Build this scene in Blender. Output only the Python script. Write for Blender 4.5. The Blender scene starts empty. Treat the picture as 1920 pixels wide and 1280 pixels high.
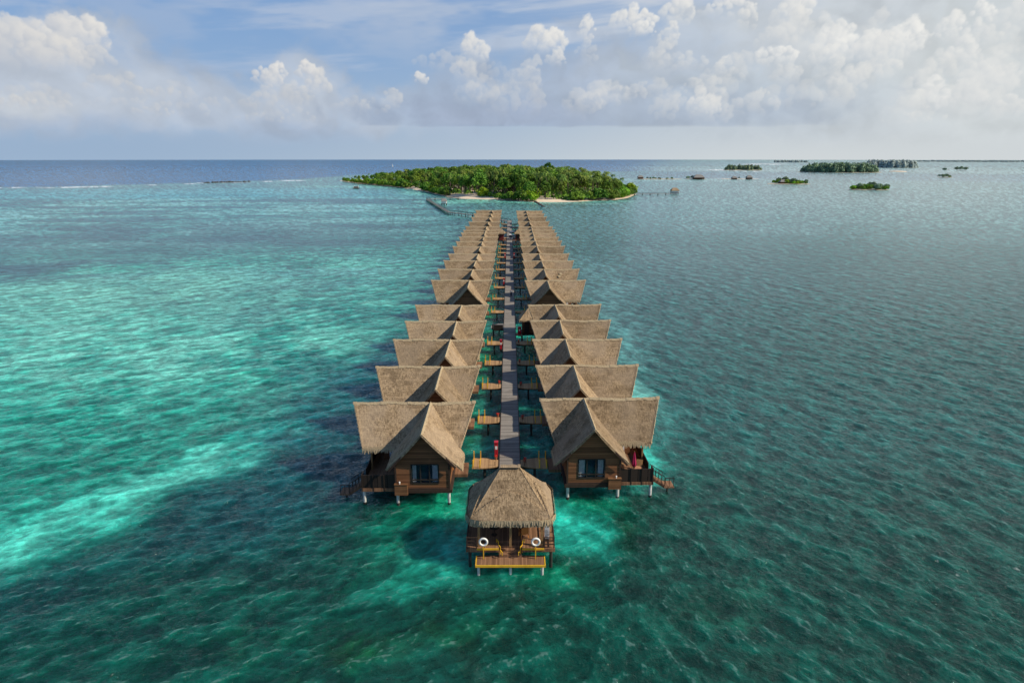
import bpy, math, random
import numpy as np
from mathutils import Vector, Matrix

rnd = random.Random(7)
C = bpy.context.scene.collection
R = math.radians
DECK = 1.8            # boardwalk level above the sea
CAM_H = 32.3
PITCH = math.atan(345 / 1280.0)

# ------------------------------------------------------------------ helpers
def ground(px, py, z=0.0):
    """where the sight line through photo point (px,py) meets level z (surveying the plan from the photograph)"""
    u = (px - 955.4) / 1280.0
    w = (py - 640) / 1280.0
    fy = math.cos(PITCH) - w * math.sin(PITCH)
    dz = -math.sin(PITCH) - w * math.cos(PITCH)
    k = (CAM_H - z) / -dz
    return (u * k, fy * k)

def dist_for(py, z):
    return ground(955.4, py, z)[1]

class MB:
    def __init__(self, s=1):
        self.v = []; self.f = []; self.s = s
    def add(self, vs, fs):
        o = len(self.v)
        self.v += [tuple(p) for p in vs]
        self.f += [tuple(i + o for i in f) for f in fs]
        return self
    def box(self, x0, x1, y0, y1, z0, z1):
        return self.add([(x0,y0,z0),(x1,y0,z0),(x1,y1,z0),(x0,y1,z0),(x0,y0,z1),(x1,y0,z1),(x1,y1,z1),(x0,y1,z1)],
                 [(0,3,2,1),(4,5,6,7),(0,1,5,4),(1,2,6,5),(2,3,7,6),(3,0,4,7)])
    def cyl(self, a, b, r0, r1=None, n=8, cap=True):
        r1 = r0 if r1 is None else r1
        a = Vector(a); b = Vector(b); d = (b - a).normalized()
        u = d.orthogonal().normalized(); w = d.cross(u)
        vs = []
        for p, r in ((a, r0), (b, r1)):
            for i in range(n):
                t = 2 * math.pi * i / n
                vs.append(p + u * (r * math.cos(t)) + w * (r * math.sin(t)))
        fs = [(i, (i + 1) % n, n + (i + 1) % n, n + i) for i in range(n)]
        if cap: fs += [tuple(range(n - 1, -1, -1)), tuple(range(n, 2 * n))]
        return self.add(vs, fs)
    def bar(self, a, b, w, h):
        """rectangular bar from a to b"""
        a = Vector(a); b = Vector(b); d = (b - a).normalized()
        up = Vector((0,0,1)) if abs(d.z) < .95 else Vector((0,1,0))
        sx = d.cross(up).normalized(); sz = sx.cross(d)
        vs = [p + sx * (i * w / 2) + sz * (j * h / 2) for p in (a, b) for i, j in ((-1,-1),(1,-1),(1,1),(-1,1))]
        return self.add(vs, [(0,1,2,3),(7,6,5,4),(0,4,5,1),(1,5,6,2),(2,6,7,3),(3,7,4,0)])
    def ball(self, c, rx, ry, rz, n=10, m=6):
        vs = [(c[0], c[1], c[2] - rz)]
        for j in range(1, m):
            t = math.pi * j / m
            for i in range(n):
                p = 2 * math.pi * i / n
                vs.append((c[0] + rx*math.sin(t)*math.cos(p), c[1] + ry*math.sin(t)*math.sin(p), c[2] - rz*math.cos(t)))
        vs.append((c[0], c[1], c[2] + rz))
        fs = [(0, 1 + (i + 1) % n, 1 + i) for i in range(n)]
        for j in range(m - 2):
            for i in range(n):
                a = 1 + j*n + i; b = 1 + j*n + (i + 1) % n
                fs.append((a, b, b + n, a + n))
        top = len(vs) - 1; o = 1 + (m - 2) * n
        fs += [(o + i, o + (i + 1) % n, top) for i in range(n)]
        return self.add(vs, fs)
    def prism(self, poly, axis, a0, a1):
        """extrude polygon: axis 'y' (poly in x,z) or 'x' (poly in y,z)"""
        n = len(poly)
        P = (lambda q, a: (q[0], a, q[1])) if axis == 'y' else (lambda q, a: (a, q[0], q[1]))
        vs = [P(q, a0) for q in poly] + [P(q, a1) for q in poly]
        fs = [tuple(range(n)), tuple(range(2*n - 1, n - 1, -1))]
        fs += [(i, n + i, n + (i + 1) % n, (i + 1) % n) for i in range(n)]
        return self.add(vs, fs)
    def slab(self, P, nu, nv, thick, jit=0.0, rag=0.0, rg=None):
        """thick sheet over P(u,v)->Vector; thickness downwards, jitter on the top side"""
        g = rg or rnd
        top = []; bot = []
        for j in range(nv + 1):
            for i in range(nu + 1):
                u, v = i / nu, j / nv
                if j == nv and rag: v += g.uniform(-rag, rag)
                p = Vector(P(u, v))
                edge = i in (0, nu)
                q = p + Vector((0, 0, g.uniform(-jit, jit)))
                if edge: q.z += .05
                top.append(q); bot.append(p + Vector((0, 0, -thick)))
        W = nu + 1; N = len(top); fs = []
        for j in range(nv):
            for i in range(nu):
                a = j*W + i
                fs.append((a, a + 1, a + 1 + W, a + W))
                fs.append((N + a, N + a + W, N + a + 1 + W, N + a + 1))
        for i in range(nu):
            fs.append((i, N + i, N + i + 1, i + 1)); a = nv*W + i
            fs.append((a, a + 1, N + a + 1, N + a))
        for j in range(nv):
            a = j*W; fs.append((a, a + W, N + a + W, N + a)); a = j*W + nu
            fs.append((a, N + a, N + a + W, a + W))
        return self.add(top + bot, fs)
    def fringe(self, A, B, down, L, n, w, g, out=Vector((0,0,0))):
        """ragged thatch ends hanging along edge A-B"""
        A = Vector(A); B = Vector(B); d = (B - A).normalized()
        for i in range(n):
            t = (i + g.random()) / n
            p = A.lerp(B, t) + Vector((0,0,g.uniform(-.02,.05)))
            l = L * g.uniform(.45, 1.15); ww = w * g.uniform(.6, 1.4)
            e = p + Vector(down) * l + d * g.uniform(-.08, .08) + out * g.uniform(0, .12)
            self.add([p - d*ww, p + d*ww, e + d*ww*.5, e - d*ww*.5], [(0,1,2,3)])
    def build(self, name, mat, parent=None, loc=None, smooth=False):
        me = bpy.data.meshes.new(name)
        v = self.v; f = self.f
        if self.s < 0:
            v = [(-p[0], p[1], p[2]) for p in v]; f = [tuple(reversed(q)) for q in f]
        me.from_pydata(v, [], f); me.update()
        if smooth:
            me.polygons.foreach_set('use_smooth', [True] * len(me.polygons))
        me.materials.append(mat)
        o = bpy.data.objects.new(name, me); C.objects.link(o)
        if parent: o.parent = parent
        if loc: o.location = loc
        return o

def tag(o, label=None, cat=None, group=None, kind=None):
    if label: o['label'] = label
    if cat: o['category'] = cat
    if group: o['group'] = group
    if kind: o['kind'] = kind
    return o

def empty(name, loc=(0,0,0), rz=0.0):
    o = bpy.data.objects.new(name, None); C.objects.link(o)
    o.location = loc; o.rotation_euler = (0, 0, rz); o.empty_display_size = .5
    return o

def copy_tree(o, parent=None, skip=()):
    c = o.copy(); C.objects.link(c)
    if parent: c.parent = parent
    for ch in list(o.children):
        if ch.name.split('.')[0] in skip: continue
        copy_tree(ch, c, skip)
    return c

# ------------------------------------------------------------------ node helpers
class NT:
    def __init__(self, tree): self.t = tree; self.n = tree.nodes; self.l = tree.links
    def node(self, typ, **kw):
        n = self.n.new(typ)
        for k, v in kw.items(): setattr(n, k, v)
        return n
    def put(self, sock, val):
        if hasattr(val, 'is_linked') or isinstance(val, bpy.types.NodeSocket): self.l.new(val, sock)
        else: sock.default_value = val
    def math(self, op, a, b=0.0, c=0.0, clamp=False):
        n = self.node('ShaderNodeMath', operation=op, use_clamp=clamp)
        self.put(n.inputs[0], a); self.put(n.inputs[1], b); self.put(n.inputs[2], c)
        return n.outputs[0]
    def vmath(self, op, a, b=(0,0,0)):
        n = self.node('ShaderNodeVectorMath', operation=op)
        self.put(n.inputs[0], a); self.put(n.inputs[1], b)
        return n.outputs['Value'] if op in ('LENGTH','DOT_PRODUCT','DISTANCE') else n.outputs['Vector']
    def scale(self, a, k):
        n = self.node('ShaderNodeVectorMath', operation='SCALE'); self.put(n.inputs[0], a); self.put(n.inputs['Scale'], k)
        return n.outputs[0]
    def noise(self, vec, scale=1.0, detail=4.0, rough=.55, dist=0.0, out='Fac', dim='3D'):
        n = self.node('ShaderNodeTexNoise', noise_dimensions=dim)
        if vec is not None: self.put(n.inputs['Vector'], vec)
        n.inputs['Scale'].default_value = scale; n.inputs['Detail'].default_value = detail
        n.inputs['Roughness'].default_value = rough; n.inputs['Distortion'].default_value = dist
        return n.outputs[out]
    def voro(self, vec, scale=1.0, detail=0.0, rough=.5, feature='F1', smooth=.3):
        n = self.node('ShaderNodeTexVoronoi', feature=feature)
        self.put(n.inputs['Vector'], vec); n.inputs['Scale'].default_value = scale
        n.inputs['Detail'].default_value = detail; n.inputs['Roughness'].default_value = rough
        if feature == 'SMOOTH_F1': n.inputs['Smoothness'].default_value = smooth
        return n.outputs['Distance']
    def sstep(self, x, a, b, lo=0.0, hi=1.0):
        n = self.node('ShaderNodeMapRange', interpolation_type='SMOOTHSTEP')
        self.put(n.inputs[0], x); self.put(n.inputs[1], a); self.put(n.inputs[2], b)
        self.put(n.inputs[3], lo); self.put(n.inputs[4], hi)
        return n.outputs[0]
    def mix(self, f, a, b, blend='MIX'):
        n = self.node('ShaderNodeMix', data_type='RGBA', blend_type=blend)
        self.put(n.inputs[0], f)
        for s, v in ((n.inputs[6], a), (n.inputs[7], b)):
            self.put(s, v if not isinstance(v, tuple) or len(v) == 4 else (*v, 1.0))
        return n.outputs[2]
    def comb(self, x, y, z=0.0):
        n = self.node('ShaderNodeCombineXYZ'); self.put(n.inputs[0], x); self.put(n.inputs[1], y); self.put(n.inputs[2], z)
        return n.outputs[0]
    def sep(self, v):
        n = self.node('ShaderNodeSeparateXYZ'); self.put(n.inputs[0], v); return n.outputs
    def bump(self, h, strength=1.0, dist=1.0):
        n = self.node('ShaderNodeBump'); n.inputs['Strength'].default_value = strength
        n.inputs['Distance'].default_value = dist; self.put(n.inputs['Height'], h)
        return n.outputs[0]

def new_mat(name):
    m = bpy.data.materials.new(name); m.use_nodes = True
    t = NT(m.node_tree); b = m.node_tree.nodes['Principled BSDF']
    return m, t, b

def local_vec(t):
    """object coordinates shifted by a per-object random amount, so copies never repeat"""
    tc = t.node('ShaderNodeTexCoord'); oi = t.node('ShaderNodeObjectInfo')
    k = t.math('MULTIPLY', oi.outputs['Random'], 37.0)
    return t.vmath('ADD', tc.outputs['Object'], t.comb(k, k, k)), oi, tc

def thatch(name, across, c_dark, c_light, scale=1.0):
    m, t, b = new_mat(name)
    v, oi, tc = local_vec(t)
    x, y, z = t.sep(v)[:3]
    a = {'x': x, 'y': y}[across]; o = {'x': y, 'y': x}[across]
    strand = t.noise(t.comb(t.math('MULTIPLY', a, 10*scale), t.math('MULTIPLY', o, 2.2*scale), t.math('MULTIPLY', z, 2.2*scale)), 1.0, 5, .75)
    clump = t.noise(v, .8*scale, 4, .6)
    grit = t.noise(v, 5*scale, 4, .8)
    big = t.noise(v, .3, 3, .5)
    course = t.noise(t.comb(t.math('MULTIPLY', a, .4), 0.0, t.math('MULTIPLY', z, 4.0)), 1.0, 3, .6)
    f = t.math('ADD', t.math('MULTIPLY', strand, .55), t.math('MULTIPLY', grit, .45))
    f = t.sstep(f, .36, .64)
    c = t.mix(f, tuple(k*.72 for k in c_dark), tuple(k*1.06 for k in c_light))
    c = t.mix(t.sstep(clump, .42, .68, 0.0, .55), c, tuple(k*.8 for k in c_dark))
    c = t.mix(t.sstep(course, .5, .70, 0.0, .45), c, tuple(k*1.12 for k in c_light))
    c = t.mix(t.sstep(big, .42, .62, 0.0, .5), c, (c_light[0]*.8, c_light[1]*.84, c_light[2]*.95))
    hs = t.node('ShaderNodeHueSaturation'); t.put(hs.inputs['Color'], c)
    t.put(hs.inputs['Value'], t.math('ADD', t.math('MULTIPLY', oi.outputs['Random'], .36), .80))
    t.put(b.inputs['Base Color'], hs.outputs[0])
    b.inputs['Roughness'].default_value = .95; b.inputs['Specular IOR Level'].default_value = .1
    h = t.math('ADD', t.math('MULTIPLY', strand, .6), t.math('MULTIPLY', grit, .5))
    t.put(b.inputs['Normal'], t.bump(h, .6, .07))
    return m

def wood(name, c1, c2, along='x', plank=.18, rough=.7, stack='z'):
    """planked timber: boards run along one axis and stack along another"""
    m, t, b = new_mat(name)
    v, oi, tc = local_vec(t)
    s = dict(zip('xyz', t.sep(tc.outputs['Object'])[:3])); sv = dict(zip('xyz', t.sep(v)[:3]))
    q = t.math('DIVIDE', s[stack], plank); idx = t.math('FLOOR', q); fr = t.math('FRACT', q)
    wn = t.node('ShaderNodeTexWhiteNoise', noise_dimensions='1D')
    t.put(wn.inputs['W'], t.math('ADD', idx, t.math('MULTIPLY', oi.outputs['Random'], 50.0)))
    k = {'x': (.6, 9, 9), 'y': (9, .6, 9), 'z': (9, 9, .6)}[along]
    grain = t.noise(t.comb(*[t.math('MULTIPLY', sv[a], kk) for a, kk in zip('xyz', k)]), 1.0, 5, .65)
    f = t.math('ADD', t.math('MULTIPLY', wn.outputs[0], .55), t.math('MULTIPLY', grain, .5))
    c = t.mix(t.sstep(f, .15, .85), c1, c2)
    gap = t.math('MULTIPLY', t.sstep(fr, .0, .09), t.sstep(fr, 1.0, .91))
    c = t.mix(gap, tuple(k*.25 for k in c1), c)
    wear = t.noise(v, .9, 4, .6)
    c = t.mix(t.sstep(wear, .5, .75, 0.0, .4), c, (c2[0]*1.1, c2[1]*1.12, c2[2]*1.2))
    t.put(b.inputs['Base Color'], c); b.inputs['Roughness'].default_value = rough
    b.inputs['Specular IOR Level'].default_value = .25
    t.put(b.inputs['Normal'], t.bump(t.math('ADD', t.math('MULTIPLY', gap, .5), t.math('MULTIPLY', grain, .3)), .7, .02))
    return m

def plain(name, col, rough=.6, var=.25, spec=.3, metal=0.0, sc=3.0):
    m, t, b = new_mat(name)
    v, oi, tc = local_vec(t)
    n = t.noise(v, sc, 5, .65)
    c = t.mix(t.sstep(n, .3, .75), tuple(k*(1-var) for k in col), tuple(min(1, k*(1+var*.6)) for k in col))
    t.put(b.inputs['Base Color'], c); b.inputs['Roughness'].default_value = rough
    b.inputs['Specular IOR Level'].default_value = spec; b.inputs['Metallic'].default_value = metal
    t.put(b.inputs['Normal'], t.bump(n, .3, .02))
    return m

def foliage(name, dark, mid, light, haze=0.0):
    m, t, b = new_mat(name)
    g = t.node('ShaderNodeNewGeometry'); oi = t.node('ShaderNodeObjectInfo')
    v, _, tc = local_vec(t)
    n = t.noise(v, .35, 3, .6)
    f = t.math('ADD', t.math('MULTIPLY', g.outputs['Random Per Island'], .5), t.math('MULTIPLY', n, .5))
    c = t.mix(t.sstep(f, .25, .6), dark, mid)
    c = t.mix(t.sstep(f, .5, .85), c, light)
    hs = t.node('ShaderNodeHueSaturation'); t.put(hs.inputs['Color'], c)
    t.put(hs.inputs['Hue'], t.math('ADD', t.math('MULTIPLY', oi.outputs['Random'], .05), .472))
    w2 = t.node('ShaderNodeTexWhiteNoise', noise_dimensions='1D'); t.put(w2.inputs['W'], t.math('MULTIPLY', oi.outputs['Random'], 91.0))
    t.put(hs.inputs['Value'], t.math('ADD', t.math('MULTIPLY', w2.outputs[0], .85), .75))
    t.put(b.inputs['Base Color'], hs.outputs[0])
    b.inputs['Roughness'].default_value = .6; b.inputs['Specular IOR Level'].default_value = .2
    tr = t.node('ShaderNodeBsdfTranslucent'); t.put(tr.inputs['Color'], hs.outputs[0])
    mx = t.node('ShaderNodeMixShader'); mx.inputs[0].default_value = .25
    t.l.new(b.outputs[0], mx.inputs[1]); t.l.new(tr.outputs[0], mx.inputs[2])
    t.l.new(mx.outputs[0], m.node_tree.nodes['Material Output'].inputs[0])
    return m

M = {}
TD, TL = (.128, .086, .050), (.385, .280, .172)
M['thatch_main'] = thatch('thatch_main', 'x', TD, TL)
M['thatch_gable'] = thatch('thatch_gable', 'y', TD, TL)
M['fringe'] = plain('thatch_fringe', (.42, .33, .21), .95, .45, .1, sc=14)
M['wall'] = wood('dark_plank_wall', (.105, .044, .019), (.225, .097, .043), 'x', .2)
M['wall_side'] = wood('plank_side_wall', (.105, .044, .019), (.225, .097, .043), 'y', .2)
M['cab'] = wood('cabinet_timber', (.12, .055, .025), (.21, .10, .045), 'x', .16)
M['dark_panel'] = wood('dark_screen', (.018, .013, .011), (.035, .024, .018), 'z', .95, .6, stack='x')
M['deck'] = wood('boardwalk_planks', (.115, .103, .093), (.28, .252, .222), 'x', .15, .85, stack='y')
M['deck_brown'] = wood('terrace_planks', (.13, .066, .036), (.26, .14, .078), 'y', .15, .8, stack='x')
M['bridge'] = wood('footbridge_planks', (.24, .14, .07), (.42, .26, .13), 'y', .14, .8, stack='x')
M['beam'] = plain('dark_beam', (.045, .026, .018), .8)
M['post'] = plain('timber_post', (.30, .17, .07), .7)
M['yellow'] = plain('yellow_paint', (.72, .42, .03), .5, .2)
M['white'] = plain('white_paint', (.80, .79, .75), .5, .1)
M['pile'] = plain('painted_pile', (.55, .56, .53), .7, .35)
M['pile_dark'] = plain('wet_pile', (.035, .035, .03), .6, .3)
M['red'] = plain('red_paint', (.42, .015, .025), .4, .15)
M['darkred'] = plain('dark_red_wall', (.16, .022, .02), .7)
M['rail'] = plain('dark_rail', (.03, .022, .018), .5)
M['railmetal'] = plain('rail_metal', (.25, .25, .25), .35, .1, .5)
M['orange'] = plain('orange_wood', (.55, .22, .05), .6)
M['rock'] = plain('reef_rock', (.06, .055, .05), .9, .4)
M['grey_roof'] = plain('weathered_roof', (.22, .21, .2), .9, .3)
M['skin'] = plain('skin', (.35, .2, .13), .6, .1)
M['cloth_dark'] = plain('dark_cloth', (.03, .035, .06), .9)
M['cloth_light'] = plain('light_cloth', (.75, .74, .72), .9)
M['magenta'] = plain('pink_fabric', (.34, .015, .07), .9)
M['cushion'] = plain('patterned_cushion', (.45, .22, .12), .9, .6, sc=9)
M['rubber'] = plain('black_rubber', (.02, .02, .02), .8)
M['flower'] = plain('red_blossom', (.6, .03, .02), .8, .5, sc=20)
M['pot'] = plain('clay_pot', (.3, .09, .04), .8)
M['curtain'] = plain('curtain_fabric', (.80, .82, .85), .9, .2)
M['dark_room'] = plain('dark_room', (.02, .018, .018), .9)
M['trunk'] = plain('tree_bark', (.13, .1, .075), .9)
M['leaf_broad'] = foliage('broad_leaves', (.028, .075, .010), (.105, .215, .024), (.24, .38, .045))
M['leaf_palm'] = foliage('palm_leaves', (.036, .078, .014), (.130, .205, .034), (.29, .36, .075))
M['leaf_lime'] = foliage('lime_leaves', (.07, .16, .01), (.18, .34, .015), (.34, .50, .03))
M['leaf_far'] = foliage('far_leaves', (.09, .15, .10), (.15, .23, .14), (.22, .30, .16))  # paler and greyer: some aerial haze mixed into the leaf colour
M['leaf_haze'] = foliage('hazy_leaves', (.44, .53, .53), (.47, .56, .55), (.50, .58, .55))  # distance haze painted into the colour of horizon woods and ground
M['bar'] = plain('damp_sand', (.42, .38, .30), .95, .15, .1, sc=.15)
M['sand'] = plain('coral_sand', (.68, .55, .42), .95, .12, .1, sc=.15)
def glass():
    m, t, b = new_mat('window_glass')
    b.inputs['Base Color'].default_value = (.015, .045, .075, 1); b.inputs['Roughness'].default_value = .06
    b.inputs['Specular IOR Level'].default_value = .6; b.inputs['Alpha'].default_value = .22
    return m
M['glass'] = glass()

# ------------------------------------------------------------------ camera, sun, sky
sc = bpy.context.scene
cam_d = bpy.data.cameras.new('camera'); cam = bpy.data.objects.new('camera', cam_d); C.objects.link(cam)
cam_d.sensor_width = 36; cam_d.lens = 24.0; cam_d.clip_start = .5; cam_d.clip_end = 80000
cam.location = (0, 0, CAM_H)
cam.rotation_euler = (math.pi/2 - PITCH, 0, -math.atan(4.6/1280))
sc.camera = cam
sc.view_settings.view_transform = 'Standard'; sc.view_settings.look = 'None'
sc.view_settings.exposure = 0; sc.view_settings.gamma = 1
sc.render.engine = 'CYCLES'
sc.cycles.max_bounces = 6; sc.cycles.diffuse_bounces = 3; sc.cycles.glossy_bounces = 3
sc.cycles.use_denoising = True
sc.cycles.sample_clamp_indirect = 4.0

SUN_EL, SUN_AZ = R(38), R(104)      # azimuth clockwise from +y (straight ahead): from the right, a little behind
sd = bpy.data.lights.new('sun', 'SUN'); sd.energy = 5.0; sd.energy *= 1.1; sd.angle = R(.55); sd.color = (1.0, .89, .71)
so = bpy.data.objects.new('sun', sd); C.objects.link(so)
to_sun = Vector((math.sin(SUN_AZ)*math.cos(SUN_EL), math.cos(SUN_AZ)*math.cos(SUN_EL), math.sin(SUN_EL)))
so.rotation_euler = to_sun.to_track_quat('Z', 'Y').to_euler()
so.location = to_sun * 200

def sky_dir(px, py):
    """azimuth, elevation (degrees) of a photo point"""
    u = (px - 955.4) / 1280.0; w = (py - 640) / 1280.0
    x = u; y = math.cos(PITCH) - w*math.sin(PITCH); z = -math.sin(PITCH) - w*math.cos(PITCH)
    return math.degrees(math.atan2(x, y)), math.degrees(math.atan2(z, math.hypot(x, y)))

def build_world():
    w = bpy.data.worlds.new('World'); sc.world = w; w.use_nodes = True
    t = NT(w.node_tree); bg = w.node_tree.nodes['Background']
    STR = .10
    bg.inputs['Strength'].default_value = STR
    sk = t.node('ShaderNodeTexSky', sky_type='NISHITA'); sk.sun_disc = False
    sk.sun_elevation = SUN_EL; sk.sun_rotation = SUN_AZ; sk.altitude = 30; sk.air_density = 1.0; sk.dust_density = .6; sk.ozone_density = 2.0
    tc = t.node('ShaderNodeTexCoord'); d = tc.outputs['Generated']
    x, y, z = t.sep(d)[:3]
    az = t.math('MULTIPLY', t.math('ARCTAN2', x, y), 57.2958)
    el = t.math('MULTIPLY', t.math('ARCSINE', z), 57.2958)
    K = 1.0 / STR
    def col(r, g, b): return (r*K, g*K, b*K, 1.0)
    right = t.sstep(az, -34.0, 40.0)
    horizon = t.mix(right, col(.33, .45, .61), col(.68, .72, .71))
    base = t.mix(.70, sk.outputs[0], col(.16, .33, .66))
    hz = t.math('POWER', 2.718, t.math('MULTIPLY', t.math('MAXIMUM', el, 0.0), -.16))
    c = t.mix(t.math('MULTIPLY', hz, .95), base, horizon)
    # bright hazy quarter of the sky towards the sun
    veil = t.math('MULTIPLY', t.sstep(az, -4.0, 36.0), t.math('MULTIPLY', t.sstep(az, 170.0, 110.0), t.sstep(el, 75.0, 14.0)))
    c = t.mix(t.math('MULTIPLY', veil, t.sstep(el, 40.0, 10.0, .45, .85)), c, col(.62, .66, .68))
    c = t.mix(t.sstep(el, 22.0, 50.0, 0.0, .55), c, col(.13, .20, .34))
    c = t.mix(t.sstep(el, -.3, -2.0), c, col(.07, .15, .22))
    t.put(bg.inputs['Color'], c)
build_world()

# ------------------------------------------------------------------ sea
def hash2(ix, iy, seed):
    h = (ix.astype(np.int64) * 374761393 + iy.astype(np.int64) * 668265263 + seed * 982451653) & 0xffffffff
    h = ((h ^ (h >> 13)) * 1274126177) & 0xffffffff
    return ((h ^ (h >> 16)) & 0xffff) / 65535.0
def vnoise(x, y, seed):
    ix = np.floor(x); iy = np.floor(y); fx = x - ix; fy = y - iy
    fx = fx*fx*(3 - 2*fx); fy = fy*fy*(3 - 2*fy)
    a = hash2(ix, iy, seed); b = hash2(ix + 1, iy, seed); c = hash2(ix, iy + 1, seed); d = hash2(ix + 1, iy + 1, seed)
    return (a*(1 - fx) + b*fx)*(1 - fy) + (c*(1 - fx) + d*fx)*fy
def fbm(x, y, seed, oct=4, gain=.5):
    s = 0; a = 1; n = 0
    for o in range(oct):
        s = s + a * vnoise(x * 2**o + 13.7*o, y * 2**o - 7.1*o, seed + o); n += a; a *= gain
    return s / n
def smooth(x, a, b):
    k = np.clip((x - a) / (b - a), 0, 1); return k*k*(3 - 2*k)

def build_sky():
    """cloud layer far beyond the horizon: self-lit cumulus heads over grey, flat-based banks, shading painted in"""
    R0 = 52000.0; st = .0625
    azs = np.arange(-50, 50.01, st); els = np.arange(-.35, 17.01, st)
    AZ, EL = np.meshgrid(azs, els)
    Cc = np.zeros(AZ.shape + (3,)); A = np.zeros(AZ.shape)
    right = smooth(AZ, -26, 34)
    def over(sl, colr, al):
        Cc[sl] = np.asarray(colr)*al[..., None] + Cc[sl]*(1 - al[..., None]); A[sl] = al + A[sl]*(1 - al)
    full = (slice(None), slice(None))
    def two(l, r): return np.asarray(l)*(1 - right[..., None]) + np.asarray(r)*right[..., None]
    wx = AZ + 2.6*(fbm(AZ/3.2, EL/2.4, 101, 5, .55) - .5); wy = EL + 1.8*(fbm(AZ/3.2, EL/2.4, 111, 5, .55) - .5)
    # cirrus sheets, dragged out from lower left to upper right
    ci = fbm((AZ + 2.5*EL)/16 + .6*fbm(AZ/9, EL/4, 131, 3), (EL - .10*AZ)/1.7, 121, 6, .62)
    over(full, two((.46,.54,.68), (.74,.75,.75)), smooth(ci, .44, .74)*smooth(EL, 3.2, 7)*.62)
    over(full, two((.42,.50,.64), (.72,.73,.73)), smooth(fbm(AZ/9, EL/3.0, 141, 5, .6), .45, .72)*smooth(EL, 5, 10)*(.45 + .40*right))
    # grey bodies
    tex = fbm(wx/2.2, wy/1.7, 151, 5, .5); tex2 = fbm((wx + .7)/2.2, (wy + .6)/1.7, 151, 4, .45)
    emb = np.clip((tex - tex2)*2.0 + .5, 0, 1)  # sun side and shaded side of the banks, put into their colour
    def body(px, py, rx, ry, cl, al, edge=.5, flat=None):
        a0, e0 = sky_dir(px, py); k = .0455
        q = np.hypot((wx - a0)/(rx*k), (wy - e0)/(ry*k))
        m = 1 - smooth(q + 1.3*(tex - .5), 1 - edge, 1 + edge)
        if flat is not None:
            f0 = sky_dir(px, flat)[1]
            m = m*smooth(EL + .22*(fbm(AZ/2.2, EL*0, 161, 4) - .5), f0 - .05, f0 + .16)
        sh = (.93 + .15*emb)[..., None]
        over(full, np.asarray(cl)*sh, m*al)
    G1 = (.37,.45,.58); G2 = (.32,.40,.54); P1 = (.50,.56,.65); PR = (.55,.60,.64)
    body(330, 215, 420, 34, (.43,.51,.63), .75, .7)
    body(120, 150, 180, 66, G1, .9, .5); body(60, 130, 130, 60, P1, .8, .5); body(240, 170, 110, 30, P1, .85, .5)
    body(40, 195, 60, 14, (.6,.63,.66), .6, .5); body(330, 205, 150, 26, P1, .55, .6)
    body(545, 195, 130, 56, G1, .85, .5); body(560, 175, 90, 40, P1, .8, .5); body(450, 190, 70, 30, P1, .6, .6); body(700, 205, 100, 36, P1, .6, .6)
    for (x_, y_, rx_, ry_, c_, a_) in [(800,205,120,36,G1,.75),(890,175,80,66,G1,.8),(1050,175,130,76,G1,.85),(1220,165,150,92,(.42,.49,.60),.88),
            (1380,150,160,105,(.46,.53,.62),.9),(1540,150,180,105,(.49,.555,.62),.9),(1720,150,190,120,PR,.85),(1880,150,150,150,(.63,.67,.68),.7),
            (1290,75,70,50,(.50,.56,.64),.6),(1440,60,90,60,(.54,.59,.65),.7),(1600,40,120,50,(.62,.655,.68),.6)]:
        body(x_, y_, rx_, ry_, c_, a_, .6, 238 if x_ < 1500 else None)
    body(1100, 215, 330, 30, G2, .75, .6, 238); body(1330, 205, 240, 40, (.44,.51,.60), .65, .6, 239); body(930, 215, 130, 26, (.38,.45,.58), .7, .6, 237)
    body(1640, 12, 70, 18, (.52,.57,.62), .6, .6)
    # cumulus heads: many overlapping puffs, sun and shade painted into each one's colour
    D1 = fbm(AZ/.55, EL/.55, 171, 5, .58) - .5; D2 = fbm(AZ/.55, EL/.55, 181, 5, .58) - .5
    D3 = fbm(AZ/.22, EL/.22, 191, 4, .6) - .5
    g = random.Random(77); SUN2 = (.62, .52, .58)
    def head(px, py, w, h, n=60, bright=1.0, al=1.0, lean=0.0):
        a0, e0 = sky_dir(px, py); k = .0455*.92; W, H = w*k, h*k; n = int(n*.8)
        P = []
        for i in range(n):
            xo = g.uniform(-1, 1); xo *= abs(xo)**.25; topy = (1 - xo*xo)**.6*(.62 + .38*math.sin(5.1*xo + px)*.5 + .19)
            yo = g.uniform(-.9, 1.0)*topy if g.random() < .75 else topy*g.uniform(.75, 1.0)
            r = min(W, H)*g.uniform(.16, .40)*(1.15 - .45*abs(xo))
            P.append((a0 + W*xo*.85 + lean*H*yo, e0 + H*yo*.85, r))
        P.sort(key=lambda q: -q[1] + g.uniform(-.3, .3)*H)
        r0 = max(W, H)*1.5 + abs(lean)*H + .5
        i0, i1 = np.searchsorted(azs, [a0 - r0, a0 + r0]); j0, j1 = np.searchsorted(els, [e0 - r0, e0 + r0])
        if i1 - i0 < 3 or j1 - j0 < 3: return
        sl = (slice(j0, j1), slice(i0, i1)); ax, ey = AZ[sl], EL[sl]; rt = right[sl][..., None]
        cc = np.zeros(ax.shape + (3,)); aa = np.zeros(ax.shape)
        for (x_, y_, r_) in P:
            kx = .75*min(r_, .9)
            dx = (ax + kx*1.5*D1[sl] + .22*D3[sl]*r_ - x_)/r_; dy = (ey + kx*1.5*D2[sl] - y_)/r_
            q = dx*dx + dy*dy; m = 1 - smooth(q, .30, 1.15)
            nz = np.sqrt(np.clip(1 - np.minimum(q, 1), 0, 1))
            li = np.clip((dx*SUN2[0] + dy*SUN2[1])*.8 + nz*SUN2[2]*.75 + .12, 0, 1)
            up = np.clip(.62 + .5*(ey - e0)/H + .28*(ax - a0)/W, .12, 1.05)[..., None]
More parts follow.
